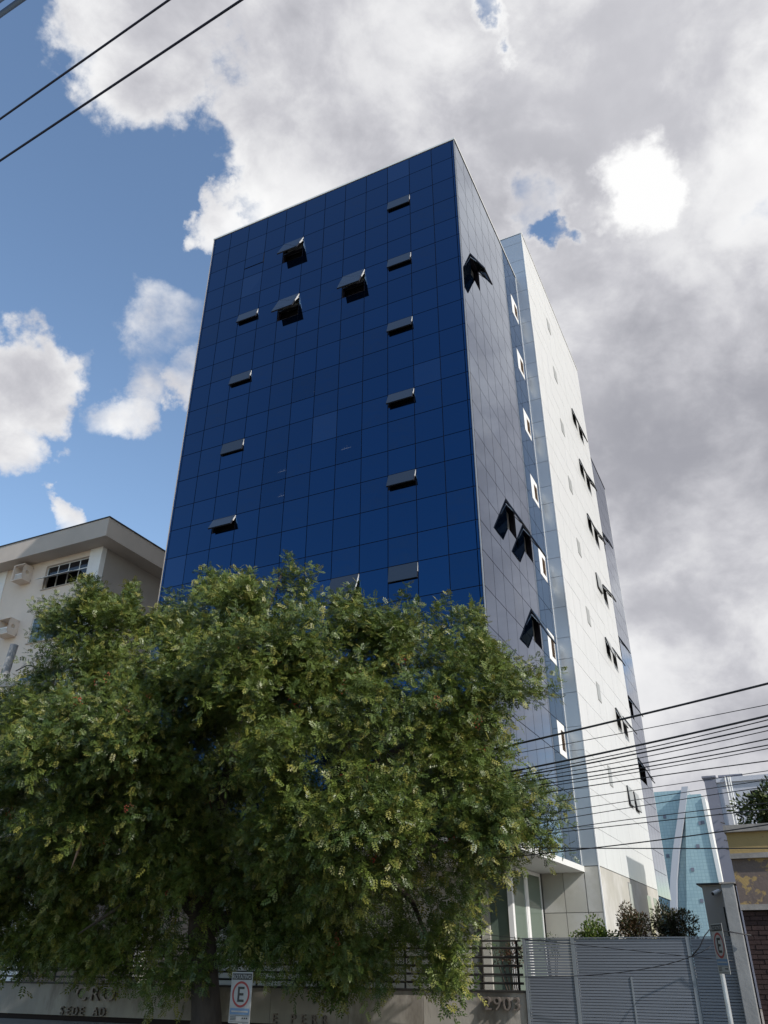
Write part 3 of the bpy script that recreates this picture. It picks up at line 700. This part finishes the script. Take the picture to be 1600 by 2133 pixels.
# ================================================================== STREET SIGNS
def e_sign(loc, rz, label, plate_x, full=True):
    root = empty('parking_sign', loc, label, 'street sign', 'parking signs')
    parts = []
    def add(name, mb, m, off=(0, 0, 0)):
        me = bpy.data.meshes.new(name); me.from_pydata(mb.v, [], mb.f); me.update(); me.materials.append(M[m])
        o = bpy.data.objects.new(name, me); COL.objects.link(o); o.parent = root; o.location = off; return o
    def addt(s, size, m, off, sx=1.0):
        me = text_mesh(s, size, .001); me.materials.clear(); me.materials.append(M[m]); o = bpy.data.objects.new('lettering', me); COL.objects.link(o); o.parent = root
        o.location = off; o.rotation_euler = (R(90), 0, 0); o.scale = (sx, 1, 1); return o
    W, H = .46, .74; px = plate_x; zb = loc_z0
    add('pole', MB().tube([(0, .03, -zb), (0, .03, H-.05)], .032, 12), 'galv')
    add('plate', MB().box(px-W/2, px+W/2, -.012, -.006, 0, H), 'sign_white')
    add('header', MB().box(px-W/2+.015, px+W/2-.015, -.0145, -.0122, H-.115, H-.02), 'sign_black')
    addt('ROTATIVO', .085, 'sign_white', (px, -.0165, H-.098), .98)
    ring = MB(); n = 40; cz = H-.325; ro, ri_ = .19, .157
    for j in range(n):
        w = 2*math.pi*j/n
        for rr in (ro, ri_): ring.v.append((px+rr*math.cos(w), -.0145, cz+rr*math.sin(w)))
    for j in range(n): a, b2 = 2*j, 2*((j+1) % n); ring.f.append((a, b2, b2+1, a+1))
    add('ring', ring, 'sign_red')
    e2 = MB(); y0, y1 = -.0150, -.0125
    e2.box(px-.07, px-.03, y0, y1, cz-.11, cz+.11); e2.box(px-.03, px+.07, y0, y1, cz+.075, cz+.11); e2.box(px-.03, px+.055, y0, y1, cz-.018, cz+.018); e2.box(px-.03, px+.07, y0, y1, cz-.11, cz-.075)
    add('letter_e', e2, 'sign_black')
    add('blue_box', MB().box(px-W/2+.02, px+W/2-.02, -.0145, -.0122, .125, .215), 'sign_blue')
    fr = MB(); fr.box(px-W/2+.02, px+W/2-.02, -.0145, -.0122, .02, .024); fr.box(px-W/2+.02, px+W/2-.02, -.0145, -.0122, .110, .114)
    for zq in (.045, .065, .085): fr.box(px-W/2+.035, px-W/2+.16, -.0145, -.0122, zq, zq+.008)
    for q in range(3): fr.box(px+.06+q*.045, px+.085+q*.045, -.0145, -.0122, .066, .086)
    add('small_print', fr, 'sign_black')
    add('small_print', MB().box(px-W/2+.05, px+W/2-.05, -.0165, -.0147, .158, .18), 'sign_white')
    root.rotation_euler = (0, 0, rz); return root
loc_z0 = .62; e_sign((-2.0, -8.6, .62), R(-6), 'white parking sign with red ringed E standing before the tree trunk', 0.0)
loc_z0 = 1.40; o = e_sign((5.70, -8.6, 1.40), R(-78), 'white parking sign with red ringed E seen edge-on before the slatted gate', .24); o.rotation_euler = (0, 0, R(-67)); o.scale = (1.0, 1.0, .80)

# ================================================================== CABLES
WR = [((1.68, -6.2, 5.18), (4.89, -7.0, 5.35), (7.46, -7.8, 5.47), .026), ((1.67, -6.2, 5.03), (4.68, -7.0, 5.08), (7.37, -7.8, 5.12), .009),
 ((2.45, -6.2, 4.77), (4.89, -7.0, 4.84), (7.34, -7.8, 4.96), .024), ((2.44, -6.2, 4.7), (4.88, -7.0, 4.76), (7.32, -7.8, 4.9), .012), ((2.44, -6.2, 4.65), (4.87, -7.0, 4.7), (7.3, -7.8, 4.8), .018),
 ((2.43, -6.2, 4.58), (4.86, -7.0, 4.62), (7.28, -7.8, 4.73), .010), ((2.43, -6.2, 4.54), (4.84, -7.0, 4.52), (7.25, -7.8, 4.6), .014), ((2.52, -6.2, 4.44), (4.83, -7.0, 4.45), (7.23, -7.8, 4.5), .013),
 ((2.51, -6.2, 4.4), (4.82, -7.0, 4.39), (7.22, -7.8, 4.45), .010), ((2.41, -6.2, 4.27), (4.81, -7.0, 4.28), (7.17, -7.8, 4.25), .012), ((2.58, -6.2, 4.1), (4.78, -7.0, 4.1), (7.14, -7.8, 4.11), .008),
 ((2.37, -6.2, 3.88), (4.75, -7.0, 3.94), (7.11, -7.8, 3.98), .008), ((2.17, -6.2, 3.72), (4.73, -7.0, 3.83), (7.09, -7.8, 3.88), .009), ((2.81, -6.2, 3.62), (4.7, -7.0, 3.64), (7.03, -7.8, 3.64), .009),
 ((2.81, -6.2, 3.58), (4.69, -7.0, 3.56), (7.01, -7.8, 3.55), .010), ((1.75, -6.2, 3.2), (4.65, -7.0, 3.26), (6.96, -7.8, 3.35), .013), ((1.57, -6.2, 3.41), (4.63, -7.0, 3.17), (6.88, -7.8, 2.99), .012)]
names = ['thickest overhead cable, topmost of the bundle on the right', 'thin overhead wire just under the topmost thick cable', 'thick black cable at the head of the dense cable bundle', 'thin wire right under the thick cable that heads the bundle',
 'second thick cable in the dense bundle crossing the white wing', 'thin wire between the two darkest cables and the middle of the bundle', 'mid-weight cable, upper of the pair in the middle of the bundle', 'mid-weight cable, lower of the pair in the middle of the bundle',
 'thin wire near the lower edge of the dense cable bundle', 'lowest cable of the dense bundle', 'first single wire below the dense cable bundle', 'second single wire below the dense cable bundle', 'third single wire below the bundle, crossing the top of the teal tower',
 'upper of two wires crossing the middle of the teal tower', 'lower of two wires crossing the middle of the teal tower', 'wire that rises to the right past the canopy edge, lowest sloping one', 'level wire running straight across below all the sloping wires']
def cable(pts, r, label, m='cable', sag=0.0, grp='overhead cables'):
    P = [Vector(p) for p in pts]; a, b, c = P
    out = []
    for i in range(-2, 15):
        t = i/12; # quadratic through the three points (t=0,.5,1)
        out.append(a*(2*(t-.5)*(t-1)) + b*(-4*t*(t-1)) + c*(2*t*(t-.5)))
    o = MB().tube(out, r*.74, 7).build('overhead_cable', m, None, smooth=True); tag(o, label, 'cable', grp)
for (a, b, c, r), l in zip(WR, names): cable((a, b, c), r, l)
cable(((.27, -3.4, 2.04), (2.57, -3.5, 1.81), (4.78, -3.6, 1.6)), .008, 'slack thin wire drooping to the right in front of the gate')
cable(((.22, -3.4, 1.24), (2.99, -3.5, 1.29), (4.78, -3.6, 1.6)), .010, 'slack wire rising to the right in front of the gate')
MB().tube([(4.78, -3.6, 1.6), (4.95, -3.6, 1.75), (5.08, -3.55, 1.95), (5.18, -3.5, 2.05), (5.5, -3.35, 2.02), (5.9, -3.4, 1.95)], .011, 6).build('overhead_cable', 'cable', None, smooth=True)
tag(bpy.data.objects['overhead_cable.019'] if 'overhead_cable.019' in bpy.data.objects else COL.objects[-1], 'black cable looping up over the gate to the cement pillar', 'cable', 'overhead cables')
def far_cable(A, B, t, r, label):
    A = CAMP + (Vector(A)-CAMP)*t; B = CAMP + (Vector(B)-CAMP)*t; d = B-A
    pts = [A-d*1.6+Vector((0, 0, .05)), A+d*.5, B+d*1.6+Vector((0, 0, .05))]
    o = MB().tube([pts[0], A, (A+B)/2, B, pts[2]], r, 8).build('overhead_cable', 'cable_blue', None, smooth=True); tag(o, label, 'cable', 'overhead cables')
far_cable((-15.33, -11, 29.9), (-5.04, -12, 29.09), .26, .0105, 'upper of two long dark wires crossing the blue sky at top left')
far_cable((-14.23, -11, 26.77), (-1.96, -12, 26.39), .26, .0105, 'lower of two long dark wires crossing the blue sky at top left')
far_cable((-18.91, -11, 40.08), (-14.31, -12, 36.76), .2, .024, 'thick dark cable cutting the very top left corner')
far_cable((-19.46, -11, 41.65), (-15.29, -12, 38.1), .2, .010, 'thin dark wire outermost in the top left corner')

# utility pole with crossarm at the left edge
up_ = empty('utility_pole', (-14.6, -6.0, 0), 'utility pole crossarm with two ribbed insulators at the left edge', 'utility pole')
MB().tube([(-14.6, -5.8, 0), (-14.6, -5.8, 10.0)], [.17, .12], 12).build('pole', 'pillar', up_, smooth=True)
box('crossarm', 'pillar', up_, -14.9, -11.95, -6.06, -5.94, 8.62, 8.76)
up_.rotation_euler = (0, R(6.5), 0); up_.location = (-14.45, -6.0, -.35+.35)
for xx in (-13.02, -12.42):
    prof = []
    for q in range(6): prof += [(.028, q*.045), (.062, q*.045+.012), (.062, q*.045+.02), (.028, q*.045+.04)]
    prof += [(.012, .28), (.012, .33)]
    MB().lathe(prof, (xx, -6.0, 8.762), 14).build('insulator', 'porcelain', up_, smooth=False)
for xx in (-13.4, -12.75, -12.15): box('arm_clamp', 'galv', up_, xx-.035, xx+.035, -6.09, -5.91, 8.60, 8.79)
box('transformer', 'galv', up_, -14.2, -13.2, -6.4, -5.7, 7.3, 8.3, bevel=.05)
MB().tube([(-13.02, -6, 9.08), (-13.2, -6, 9.22), (-13.5, -6, 9.26), (-13.9, -6, 9.1)], .018, 6).build('jumper_wire', 'cable', up_, smooth=True)

# ================================================================== PLANTS
def leaf_cloud(name, parent, pos, dirs, L, Wd, cols, rows=0, matname='leaf'):
    """pos,dirs: (n,3); every entry becomes a flat pointed leaf; one mesh"""
    n = len(pos)
    d = dirs/np.linalg.norm(dirs, axis=1, keepdims=True)
    ref = rng.normal(size=(n, 3)); s = np.cross(d, ref); s /= np.linalg.norm(s, axis=1, keepdims=True)
    nrm = np.cross(d, s)
    return leaf_quads(name, parent, pos, d, s, nrm, L, Wd, cols, matname)
def leaf_quads(name, parent, pos, d, s, nrm, L, Wd, cols, matname='leaf'):
    n = len(pos); L = np.broadcast_to(np.asarray(L, float), (n,))[:, None]; Wd = np.broadcast_to(np.asarray(Wd, float), (n,))[:, None]
    v = np.empty((n, 4, 3)); v[:, 0] = pos; v[:, 1] = pos + d*L*.5 + s*Wd*.5 + nrm*L*.06; v[:, 2] = pos + d*L; v[:, 3] = pos + d*L*.5 - s*Wd*.5 + nrm*L*.06
    c = v.reshape(-1, 3).mean(0); v -= c
    me = bpy.data.meshes.new(name); me.vertices.add(n*4); me.loops.add(n*4); me.polygons.add(n)
    me.vertices.foreach_set('co', v.reshape(-1)); me.loops.foreach_set('vertex_index', np.arange(n*4, dtype=np.int32))
    me.polygons.foreach_set('loop_start', np.arange(0, n*4, 4, dtype=np.int32)); me.polygons.foreach_set('loop_total', np.full(n, 4, np.int32))
    at = me.attributes.new('leafcol', 'FLOAT_COLOR', 'POINT'); cc_ = np.ones((n, 4, 4)); cc_[:, :, :3] = np.asarray(cols)[:, None, :]
    at.data.foreach_set('color', cc_.reshape(-1)); me.materials.append(M[matname]); me.update(); me.validate()
    o = bpy.data.objects.new(name, me); link(o, tuple(c), parent); o['kind'] = 'stuff'; return o
def unit(a): return a/np.maximum(np.linalg.norm(a, axis=-1, keepdims=True), 1e-9)

# ---- the big pepper tree
OUT = np.array([(-15.94, 7.0), (-15.62, 8.27), (-13.88, 8.64), (-12.98, 8.86), (-12.03, 8.95), (-11.53, 9.64), (-12.21, 10.83), (-11.89, 11.25), (-11.04, 11.01), (-10.7, 11.58), (-10.12, 11.54), (-9.66, 10.91), (-8.88, 10.68), (-8.56, 11.16), (-8.18, 10.55), (-7.81, 9.69), (-7.34, 10.18), (-6.98, 10.55), (-6.45, 10.3), (-5.99, 10.5), (-5.75, 10.89), (-5.4, 10.38), (-5.04, 10.53), (-4.59, 10.72), (-4.18, 10.42), (-3.71, 10.19), (-3.45, 10.6), (-3.18, 10.29), (-2.77, 10.21), (-2.52, 9.62), (-2.03, 9.4), (-1.82, 9.23), (-1.38, 9.38), (-1.03, 9.27), (-0.7, 8.88), (-0.26, 8.8), (0.06, 9.01), (0.42, 8.68), (0.72, 8.76), (0.94, 8.31), (1.42, 8.49), (1.64, 8.38), (1.5, 7.93), (1.76, 7.61), (2.13, 7.38), (2.53, 7.0), (2.91, 6.69), (3.21, 6.3), (2.77, 6.28), (2.4, 6.1), (2.08, 5.94), (2.08, 5.25), (2.25, 4.95), (2.6, 4.97), (2.83, 4.81), (3.22, 4.62), (3.22, 4.33), (2.96, 4.26), (3.06, 3.91), (3.13, 3.53), (2.92, 3.45), (2.66, 3.64), (2.31, 3.4), (1.97, 3.29), (1.45, 3.26), (1.42, 2.88), (1.38, 2.47), (1.2, 2.05), (1.0, 1.75), (.9, 1.35), (.78, 1.0), (0.55, 0.8), (0.3, .9), (0.13, 1.15), (-0.12, 0.84), (-0.34, 0.72), (-0.66, 0.98), (-1.02, 1.06), (-1.22, 0.82), (-1.45, 0.58), (-1.69, 0.81), (-2.11, 0.9), (-2.56, 1.2), (-3.1, 1.4), (-3.57, 1.5), (-4.16, 1.1), (-4.56, 1.05), (-5.29, .95), (-5.86, 0.84), (-6.54, 0.95), (-7.29, 1.3), (-8.12, 1.3), (-8.63, 1.5), (-9.31, 1.5), (-9.76, 1.17), (-10.36, 1.12), (-11.46, 1.5), (-13.03, 1.92), (-15.07, 3.2), (-16.49, 5.4)])
TY = -6.0
def inside(px, pz):
    c = np.zeros(len(px), bool); n = len(OUT)
    for i in range(n):
        x0, z0 = OUT[i]; x1, z1 = OUT[(i+1) % n]
        m = ((z0 > pz) != (z1 > pz)) & (px < (x1-x0)*(pz-z0)/((z1-z0) if z1 != z0 else 1e-9)+x0); c ^= m
    return c
def bdist(px, pz):
    d = np.full(len(px), 1e9); n = len(OUT)
    for i in range(n):
        a = OUT[i]; b = OUT[(i+1) % n]; ab = b-a; t = np.clip(((px-a[0])*ab[0]+(pz-a[1])*ab[1])/(ab@ab), 0, 1)
        d = np.minimum(d, np.hypot(px-a[0]-t*ab[0], pz-a[1]-t*ab[1]))
    return d
DIPS = [(-4.98, 5.27, .9), (-5.53, 4.24, .9), (-9.63, 2.72, 1.1), (-3.28, 2.77, 1.2), (-6.4, 1.6, 1.0), (-1.88, 5.64, .6), (-4.02, 6.52, .6), (-10.37, 2.01, 1.0), (-7.9, 2.3, 1.0), (-2.73, 1.9, .8), (-8.3, 5.1, .5), (0.2, 5.6, .45), (-11.2, 3.2, .9)]
def half_depth(px, pz):
    t = np.minimum(3.3, .25 + 1.75*np.sqrt(bdist(px, pz)))
    lob = np.zeros(len(px))
    for k, (fx, fz, ph) in enumerate(((.9, .5, .3), (-.55, 1.2, 1.7), (1.7, .9, 2.1), (.4, -1.9, .5), (2.6, 2.1, 4.0), (-2.4, 2.9, 1.1))):
        lob += np.sin(px*fx+pz*fz+ph)*(.5 if k < 4 else .35)
    t = t*(1+.22*lob)
    for x, z, r in DIPS: t *= 1-.85*np.exp(-((px-x)**2+(pz-z)**2)/(1.3*r*r))
    low = np.clip((pz-.6)/3.0, .35, 1); return np.maximum(t*low, .15)
def crown_points(n, inner):
    o = []
    while sum(len(a) for a in o) < n:
        px = rng.uniform(-16.4, 3.2, n*2); pz = rng.uniform(.6, 11.6, n*2); k = inside(px, pz); px, pz = px[k], pz[k]; k = bdist(px, pz) > np.where((pz < 4) & (px > 0), .26, np.where(px < -12.6, .5, .22)); px, pz = px[k], pz[k]
        T = half_depth(px, pz); u = rng.uniform(0, 1, len(px))
        dep = (rng.uniform(-.85, .85, len(px)) if inner else np.where(rng.random(len(px)) < .72, -1, 1)*(1-.30*u*u))*T
        g = np.minimum(dep, 0)/(TY+21.58)+1                      # the crown narrows towards the street
        o.append(np.stack([6.92+(px-6.92)*g, TY+dep, 1.6+(pz-1.6)*g], 1))
    return np.concatenate(o)[:n]
cen = np.array([-5.5, TY, 4.5])
POS, DD, SS, NN, LL, WW, CC = [], [], [], [], [], [], []
dark = np.array([.046, .080, .017]); base = np.array([.130, .170, .030]); yel = np.array([.30, .26, .055])
def sprays(C, ktw, NL, lmin, lmax):
    # thin out along a wandering noise so that dark pockets open between sprays
    nzv = np.sin(C[:, 0]*2.1+C[:, 2]*1.3)+np.sin(C[:, 0]*-1.2+C[:, 2]*2.7+1)+np.sin(C[:, 1]*2.0+C[:, 0]*.7+2)
    C = C[(nzv > -1.25) | (rng.random(len(C)) < .3)]
    nc = len(C); big = np.sin(C[:, 0]*.8+C[:, 2]*.6)+np.sin(C[:, 0]*-.5+C[:, 2]*1.1+2)
    outv = (C-cen)*np.array([.12, .45, .16]); outv /= np.maximum(np.linalg.norm(outv, axis=1, keepdims=True), .2)
    topb = (bdist(C[:, 0], C[:, 2]) < .75) & (C[:, 2] > 6.5)
    nt_ = nc*ktw; rp = lambda a: np.repeat(a, ktw, axis=0)
    upw = np.where(topb, .9, np.where(C[:, 2] > 6, .3, -.05))
    tw_d = unit(rp(outv)*.7 + rng.normal(size=(nt_, 3))*.55 + np.array([0, 0, 1.])*rp(upw)[:, None])
    tw_o = rp(C) + rng.normal(size=(nt_, 3))*np.array([.18, .18, .15])*np.where(rp(topb), .6, 1.)[:, None]
    tw_l = rng.uniform(.24, .44, nt_)*np.where(rp(topb), .85, 1.)
    tw_tone = rp(rng.normal(size=nc)*.8+big*.35) + rng.normal(size=nt_)*.4
    t = np.tile(np.linspace(.12, 1.0, NL), (nt_, 1)) + rng.normal(size=(nt_, NL))*.04
    lo = tw_o[:, None, :] + tw_d[:, None, :]*(t*tw_l[:, None])[..., None] + np.array([0, 0, -.22])*(t**2*tw_l[:, None])[..., None]
    a1 = unit(np.cross(tw_d, rng.normal(size=(nt_, 3)))); a2 = np.cross(tw_d, a1)
    ph = np.tile(np.arange(NL)*2.4, (nt_, 1)) + rng.uniform(0, 6.28, (nt_, 1))
    ld = unit(a1[:, None, :]*np.cos(ph)[..., None] + a2[:, None, :]*np.sin(ph)[..., None] + tw_d[:, None, :]*(.35+.7*t)[..., None] + np.array([0, 0, -.12]) + rng.normal(size=(nt_, NL, 3))*.15)
    lo = lo.reshape(-1, 3); ld = ld.reshape(-1, 3); tone = np.repeat(tw_tone, NL) + rng.normal(size=len(lo))*.25; tip = t.reshape(-1)
    upv = np.array([0.35, -.35, 1.0]) + rng.normal(size=(len(lo), 3))*.45          # leaf blades lie open to the sky
    side = unit(np.cross(ld, upv)); nr = np.cross(side, ld)
    n = len(lo); Ll = rng.uniform(lmin, lmax, n)
    tt_ = np.clip(.5+.28*tone, 0, 1)[:, None]
    colr = dark*(1-tt_)+base*tt_; yl = np.clip(tip-.7, 0, .3)[:, None]*2.0*(rng.random((n, 1)) < .55); colr = colr*(1-yl)+yel*yl
    for q in range(4):
        for sg in (-1, 1):
            fr_ = .20+.22*q
            POS.append(lo + ld*(Ll*fr_)[:, None] - nr*(Ll*fr_**2*.18)[:, None])
            d_ = unit(side*sg + ld*.55 - nr*.15 + rng.normal(size=(n, 3))*.08)
            DD.append(d_); SS.append(unit(np.cross(nr, d_))); NN.append(nr); LL.append(Ll*.40); WW.append(Ll*.40*.44); CC.append(colr*rng.uniform(.8, 1.2, (n, 1)))
    POS.append(lo + ld*Ll[:, None]*.92 - nr*(Ll*.16)[:, None]); DD.append(unit(ld-nr*.2)); SS.append(side); NN.append(nr); LL.append(Ll*.40); WW.append(Ll*.17); CC.append(colr*1.05)
tuft = crown_points(250, False); tuft = np.repeat(tuft, 12, axis=0)
off = rng.normal(size=tuft.shape)*np.array([.31, .25, .22]); off[:, 2] -= .25*(off[:, 0]**2+off[:, 1]**2); shell = tuft + off + np.array([0, 0, .05])
shell = np.concatenate([shell, crown_points(130, False)])
def trim(P, inset):
    g = np.minimum((P[:, 1]-TY)/(TY+21.58), 0)+1; ux, uz = 6.92+(P[:, 0]-6.92)/g, 1.6+(P[:, 2]-1.6)/g
    return P[inside(ux, uz) & (bdist(ux, uz) > np.where(ux < -10.5, inset+.15, inset))]
shell = trim(shell, .2)
# upright leader shoots along the top and the right-hand tips
PEAKS = [(-12.05, 10.9), (-11.75, 11.2), (-10.7, 11.6), (-10.2, 11.5), (-8.56, 11.1), (-6.98, 10.6), (-6.4, 10.35), (-5.75, 10.95), (-5.1, 10.5), (-4.59, 10.8), (-3.45, 10.75), (-3.15, 10.4), (-2.77, 10.3), (-1.9, 9.5), (-1.38, 9.5), (.06, 9.1), (.72, 8.8), (1.42, 8.55), (1.66, 8.4)]
sh_ = []
for x, z in PEAKS:
    for q in range(7): sh_.append((x+rng.normal()*.05, TY+rng.normal()*.06, z-.25-.16*q))
for x, z in [(3.05, 6.32), (2.8, 6.5), (2.5, 6.7), (3.05, 4.5), (2.95, 4.4), (2.9, 3.7), (2.7, 4.7), (2.5, 3.6), (2.9, 4.0)]:
    for q in range(8): sh_.append((x-.06-.11*q+rng.normal()*.06, TY+rng.normal()*.16, z+rng.normal()*.09))
lead = np.array(sh_)
fr = shell[:, 1] < TY
sprays(shell[fr], 7, 9, .115, .17); sprays(lead, 5, 7, .115, .16); sprays(shell[~fr], 5, 5, .2, .26); sprays(trim(crown_points(680, True), .45), 5, 6, .18, .25)
tree = empty('pepper_tree', (-4.6, -6, 0), 'large spreading tree with feathery leaves and pinkish fruit in front of the blue tower', 'tree')
leaf_quads('crown', tree, np.concatenate(POS), np.concatenate(DD), np.concatenate(SS), np.concatenate(NN), np.concatenate(LL), np.concatenate(WW), np.concatenate(CC))
MB().tube([(-4.62, -6, -.1), (-4.60, -6, .5), (-4.72, -6.02, 1.2), (-4.95, -6, 2.0), (-5.05, -6, 2.7)], [.40, .31, .28, .29, .22], 14).build('trunk', 'bark', tree, smooth=True)
limbs = [[(-5.0, -6, 2.3), (-6.2, -6.3, 3.4), (-8.2, -6.6, 4.6), (-10.5, -6.6, 5.6), (-12.5, -6.4, 6.4)], [(-5.0, -6, 2.4), (-5.6, -5.7, 4.2), (-6.6, -5.6, 6.5), (-7.4, -5.8, 8.6), (-7.0, -5.9, 10.0)], [(-5.0, -6, 2.5), (-4.6, -6.3, 4.2), (-4.2, -6.4, 6.4), (-4.0, -6.2, 8.6), (-3.5, -6.1, 10.2)],
         [(-4.95, -6, 2.2), (-3.6, -6.2, 3.4), (-1.6, -6.5, 4.6), (.4, -6.4, 5.6), (2.2, -6.2, 6.4)], [(-4.9, -6, 2.1), (-3.2, -5.6, 2.8), (-1.0, -5.6, 3.3), (1.2, -5.8, 3.6), (2.6, -6, 4.2)], [(-8.2, -6.6, 4.6), (-9.6, -6, 6.8), (-10.4, -5.9, 8.9), (-10.5, -6, 10.8)], [(-1.6, -6.5, 4.6), (-.8, -6.6, 6.4), (-.4, -6.3, 8.0)],
         [(-6.2, -6.3, 3.4), (-7.2, -7.4, 3.6), (-8.6, -7.9, 3.6)], [(-3.6, -6.2, 3.4), (-2.4, -7.4, 3.8), (-1.2, -8.0, 3.9)], [(-1.0, -5.6, 3.3), (.1, -6.1, 2.5), (.6, -6.4, 1.7)], [(-5.5, -6.1, 2.9), (-6.4, -6.9, 2.6), (-7.2, -7.3, 2.0)]]
for i, l in enumerate(limbs):
    r0 = .17 if i < 5 else .09
    MB().tube(l, [r0*(1-.85*j/(len(l)-1)) for j in range(len(l))], 8).build('limb', 'bark', tree, smooth=True)
MB().tube([(-5.86, -8.95, 3.75), (-5.9, -9.0, 3.4), (-5.97, -9.02, 3.1)], [.035, .03, .008], 7).build('broken_branch', 'dead_wood', tree, smooth=True)
# pinkish fruit sprays
fm = []
for q in range(3):
    f_ = MB()
    for _ in range(16):
        c = rng.normal(size=3)*np.array([.055, .055, .05]); r_ = rng.uniform(.010, .017)
        f_.add([c+np.array(v)*r_ for v in ((1, 0, 0), (-1, 0, 0), (0, 1, 0), (0, -1, 0), (0, 0, 1), (0, 0, -1))], [(0, 2, 4), (2, 1, 4), (1, 3, 4), (3, 0, 4), (2, 0, 5), (1, 2, 5), (3, 1, 5), (0, 3, 5)])
    me = bpy.data.meshes.new('fruit_spray'); me.from_pydata([tuple(map(float, v)) for v in f_.v], [], f_.f); me.update(); me.materials.append(M['fruit']); fm.append(me)
fp = crown_points(260, False); fp = fp[(fp[:, 1] < TY) & (fp[:, 2] < 8.2)][:70]
for i, p_ in enumerate(fp):
    o = bpy.data.objects.new('fruit_spray', fm[i % 3]); link(o, (p_[0], p_[1]-.22, p_[2]), tree); o.rotation_euler = (rng.uniform(0, 6), rng.uniform(0, 6), rng.uniform(0, 6)); o['kind'] = 'stuff'

# ---- shrubs behind the gate and on the yellow wall
def shrub(name, label, c, rad, n, L, W, cols, z0, up=.4, cat='shrub', group=None):
    root = empty(name, (c[0], c[1], z0), label, cat, group)
    u = unit(rng.normal(size=(n, 3))); rr = rng.random(n)**.45
    lump = 1+.28*np.sin(u[:, 0]*5+c[0])+.2*np.sin(u[:, 2]*7+u[:, 1]*4)
    p_ = np.array(c)+u*rr[:, None]*np.array(rad)*lump[:, None]
    d_ = u*.8+rng.normal(size=(n, 3))*.6+np.array([0, 0, up])
    ci = rng.integers(0, len(cols), n); co = np.array(cols)[ci]*rng.uniform(.75, 1.25, (n, 1))
    leaf_cloud('foliage', root, p_, d_, rng.uniform(.7, 1.2, n)*L, rng.uniform(.7, 1.2, n)*W, co)
    for k in range(5):
        e_ = (c[0]+rng.normal()*rad[0]*.5, c[1]+rng.normal()*rad[1]*.5, c[2]+rad[2]*rng.uniform(.1, .7))
        MB().tube([(c[0]+rng.normal()*.06, c[1]+rng.normal()*.06, z0), ((c[0]+e_[0])/2, (c[1]+e_[1])/2, (z0+e_[2])/2+.1), e_], [.022, .016, .008], 6).build('stem', 'bark', root)
    return root
pb = empty('planter', (2.6, 1.6, 0), 'cream planter trough behind the slatted gate', 'planter')
box('trough', 'plaster', pb, .9, 4.9, 1.0, 2.4, .13, 1.1); box('soil', 'earth', pb, 1.0, 4.8, 1.1, 2.3, 1.101, 1.14)
shrub('shrub', 'bright green round shrub showing above the gate, nearest the entrance', (1.86, 1.6, 1.95), (.62, .42, .44), 3600, .075, .04, [(.10, .15, .02), (.06, .11, .02), (.14, .18, .03)], 1.1)
shrub('shrub', 'reddish-leaved shrub above the gate in front of the white wing corner', (2.84, 1.6, 2.28), (.44, .38, .42), 2600, .075, .035, [(.07, .045, .02), (.05, .06, .02), (.10, .06, .03)], 1.1)
shrub('shrub', 'dark bronze shrub above the gate at the far corner of the white wing', (3.80, 1.7, 2.22), (.50, .42, .50), 3600, .085, .035, [(.035, .04, .02), (.06, .045, .02), (.05, .06, .025)], 1.1)
shrub('shrub', 'low tuft of small leaves just over the gate below the doors', (.75, 1.2, 1.85), (.35, .25, .22), 350, .06, .03, [(.07, .10, .02), (.05, .08, .02)], .13)
shrub('shrub', 'reddish dry creeper behind the railing at the end of the stone wall', (.75, -2.0, 1.62), (.42, .25, .28), 700, .06, .025, [(.10, .04, .025), (.06, .05, .02), (.04, .05, .02)], .13)
shrub('shrub', 'big-leaved bush growing on top of the yellow house wall', (6.75, -2.4, 4.28), (.60, .45, .52), 2300, .13, .05, [(.05, .075, .02), (.09, .11, .03), (.03, .05, .015)], 3.92, .2)
def spiky(name, label, c, n, L):
    root = empty(name, c, label, 'plant', 'spiky plants behind the gate')
    for k in range(n):
        a = 2*math.pi*k/n + rng.normal()*.15; el = rng.uniform(.5, 1.2); l_ = L*rng.uniform(.8, 1.15)
        d = Vector((math.cos(a)*math.cos(el), math.sin(a)*math.cos(el), math.sin(el))); s_ = Vector((-math.sin(a), math.cos(a), 0))
        b_ = MB(); P0 = Vector(c)
        pts = [P0 + d*l_*t_ + Vector((0, 0, -.55*l_*t_*t_*math.cos(el))) for t_ in (0, .35, .7, 1)]
        wd = [.02, .035, .025, .003]
        for p_, w in zip(pts, wd): b_.v += [tuple(p_+s_*w), tuple(p_-s_*w)]
        for j in range(3): b_.f.append((2*j, 2*j+1, 2*j+3, 2*j+2))
        b_.build('blade', 'frond', root)
M['frond'] = mat('frond', (.035, .055, .025), .5, var=.3, vscale=3)
spiky('spiky_plant', 'dark arching palm-like plant under the bronze shrub', (3.75, 1.25, 1.5), 26, .85)
spiky('spiky_plant', 'palm-like plant at the right end of the gate beside the beige shed', (4.55, 1.3, 1.45), 22, .85)
spiky('spiky_plant', 'spiky plant between the bright green and the reddish shrub', (2.75, 1.2, 1.55), 18, .62)
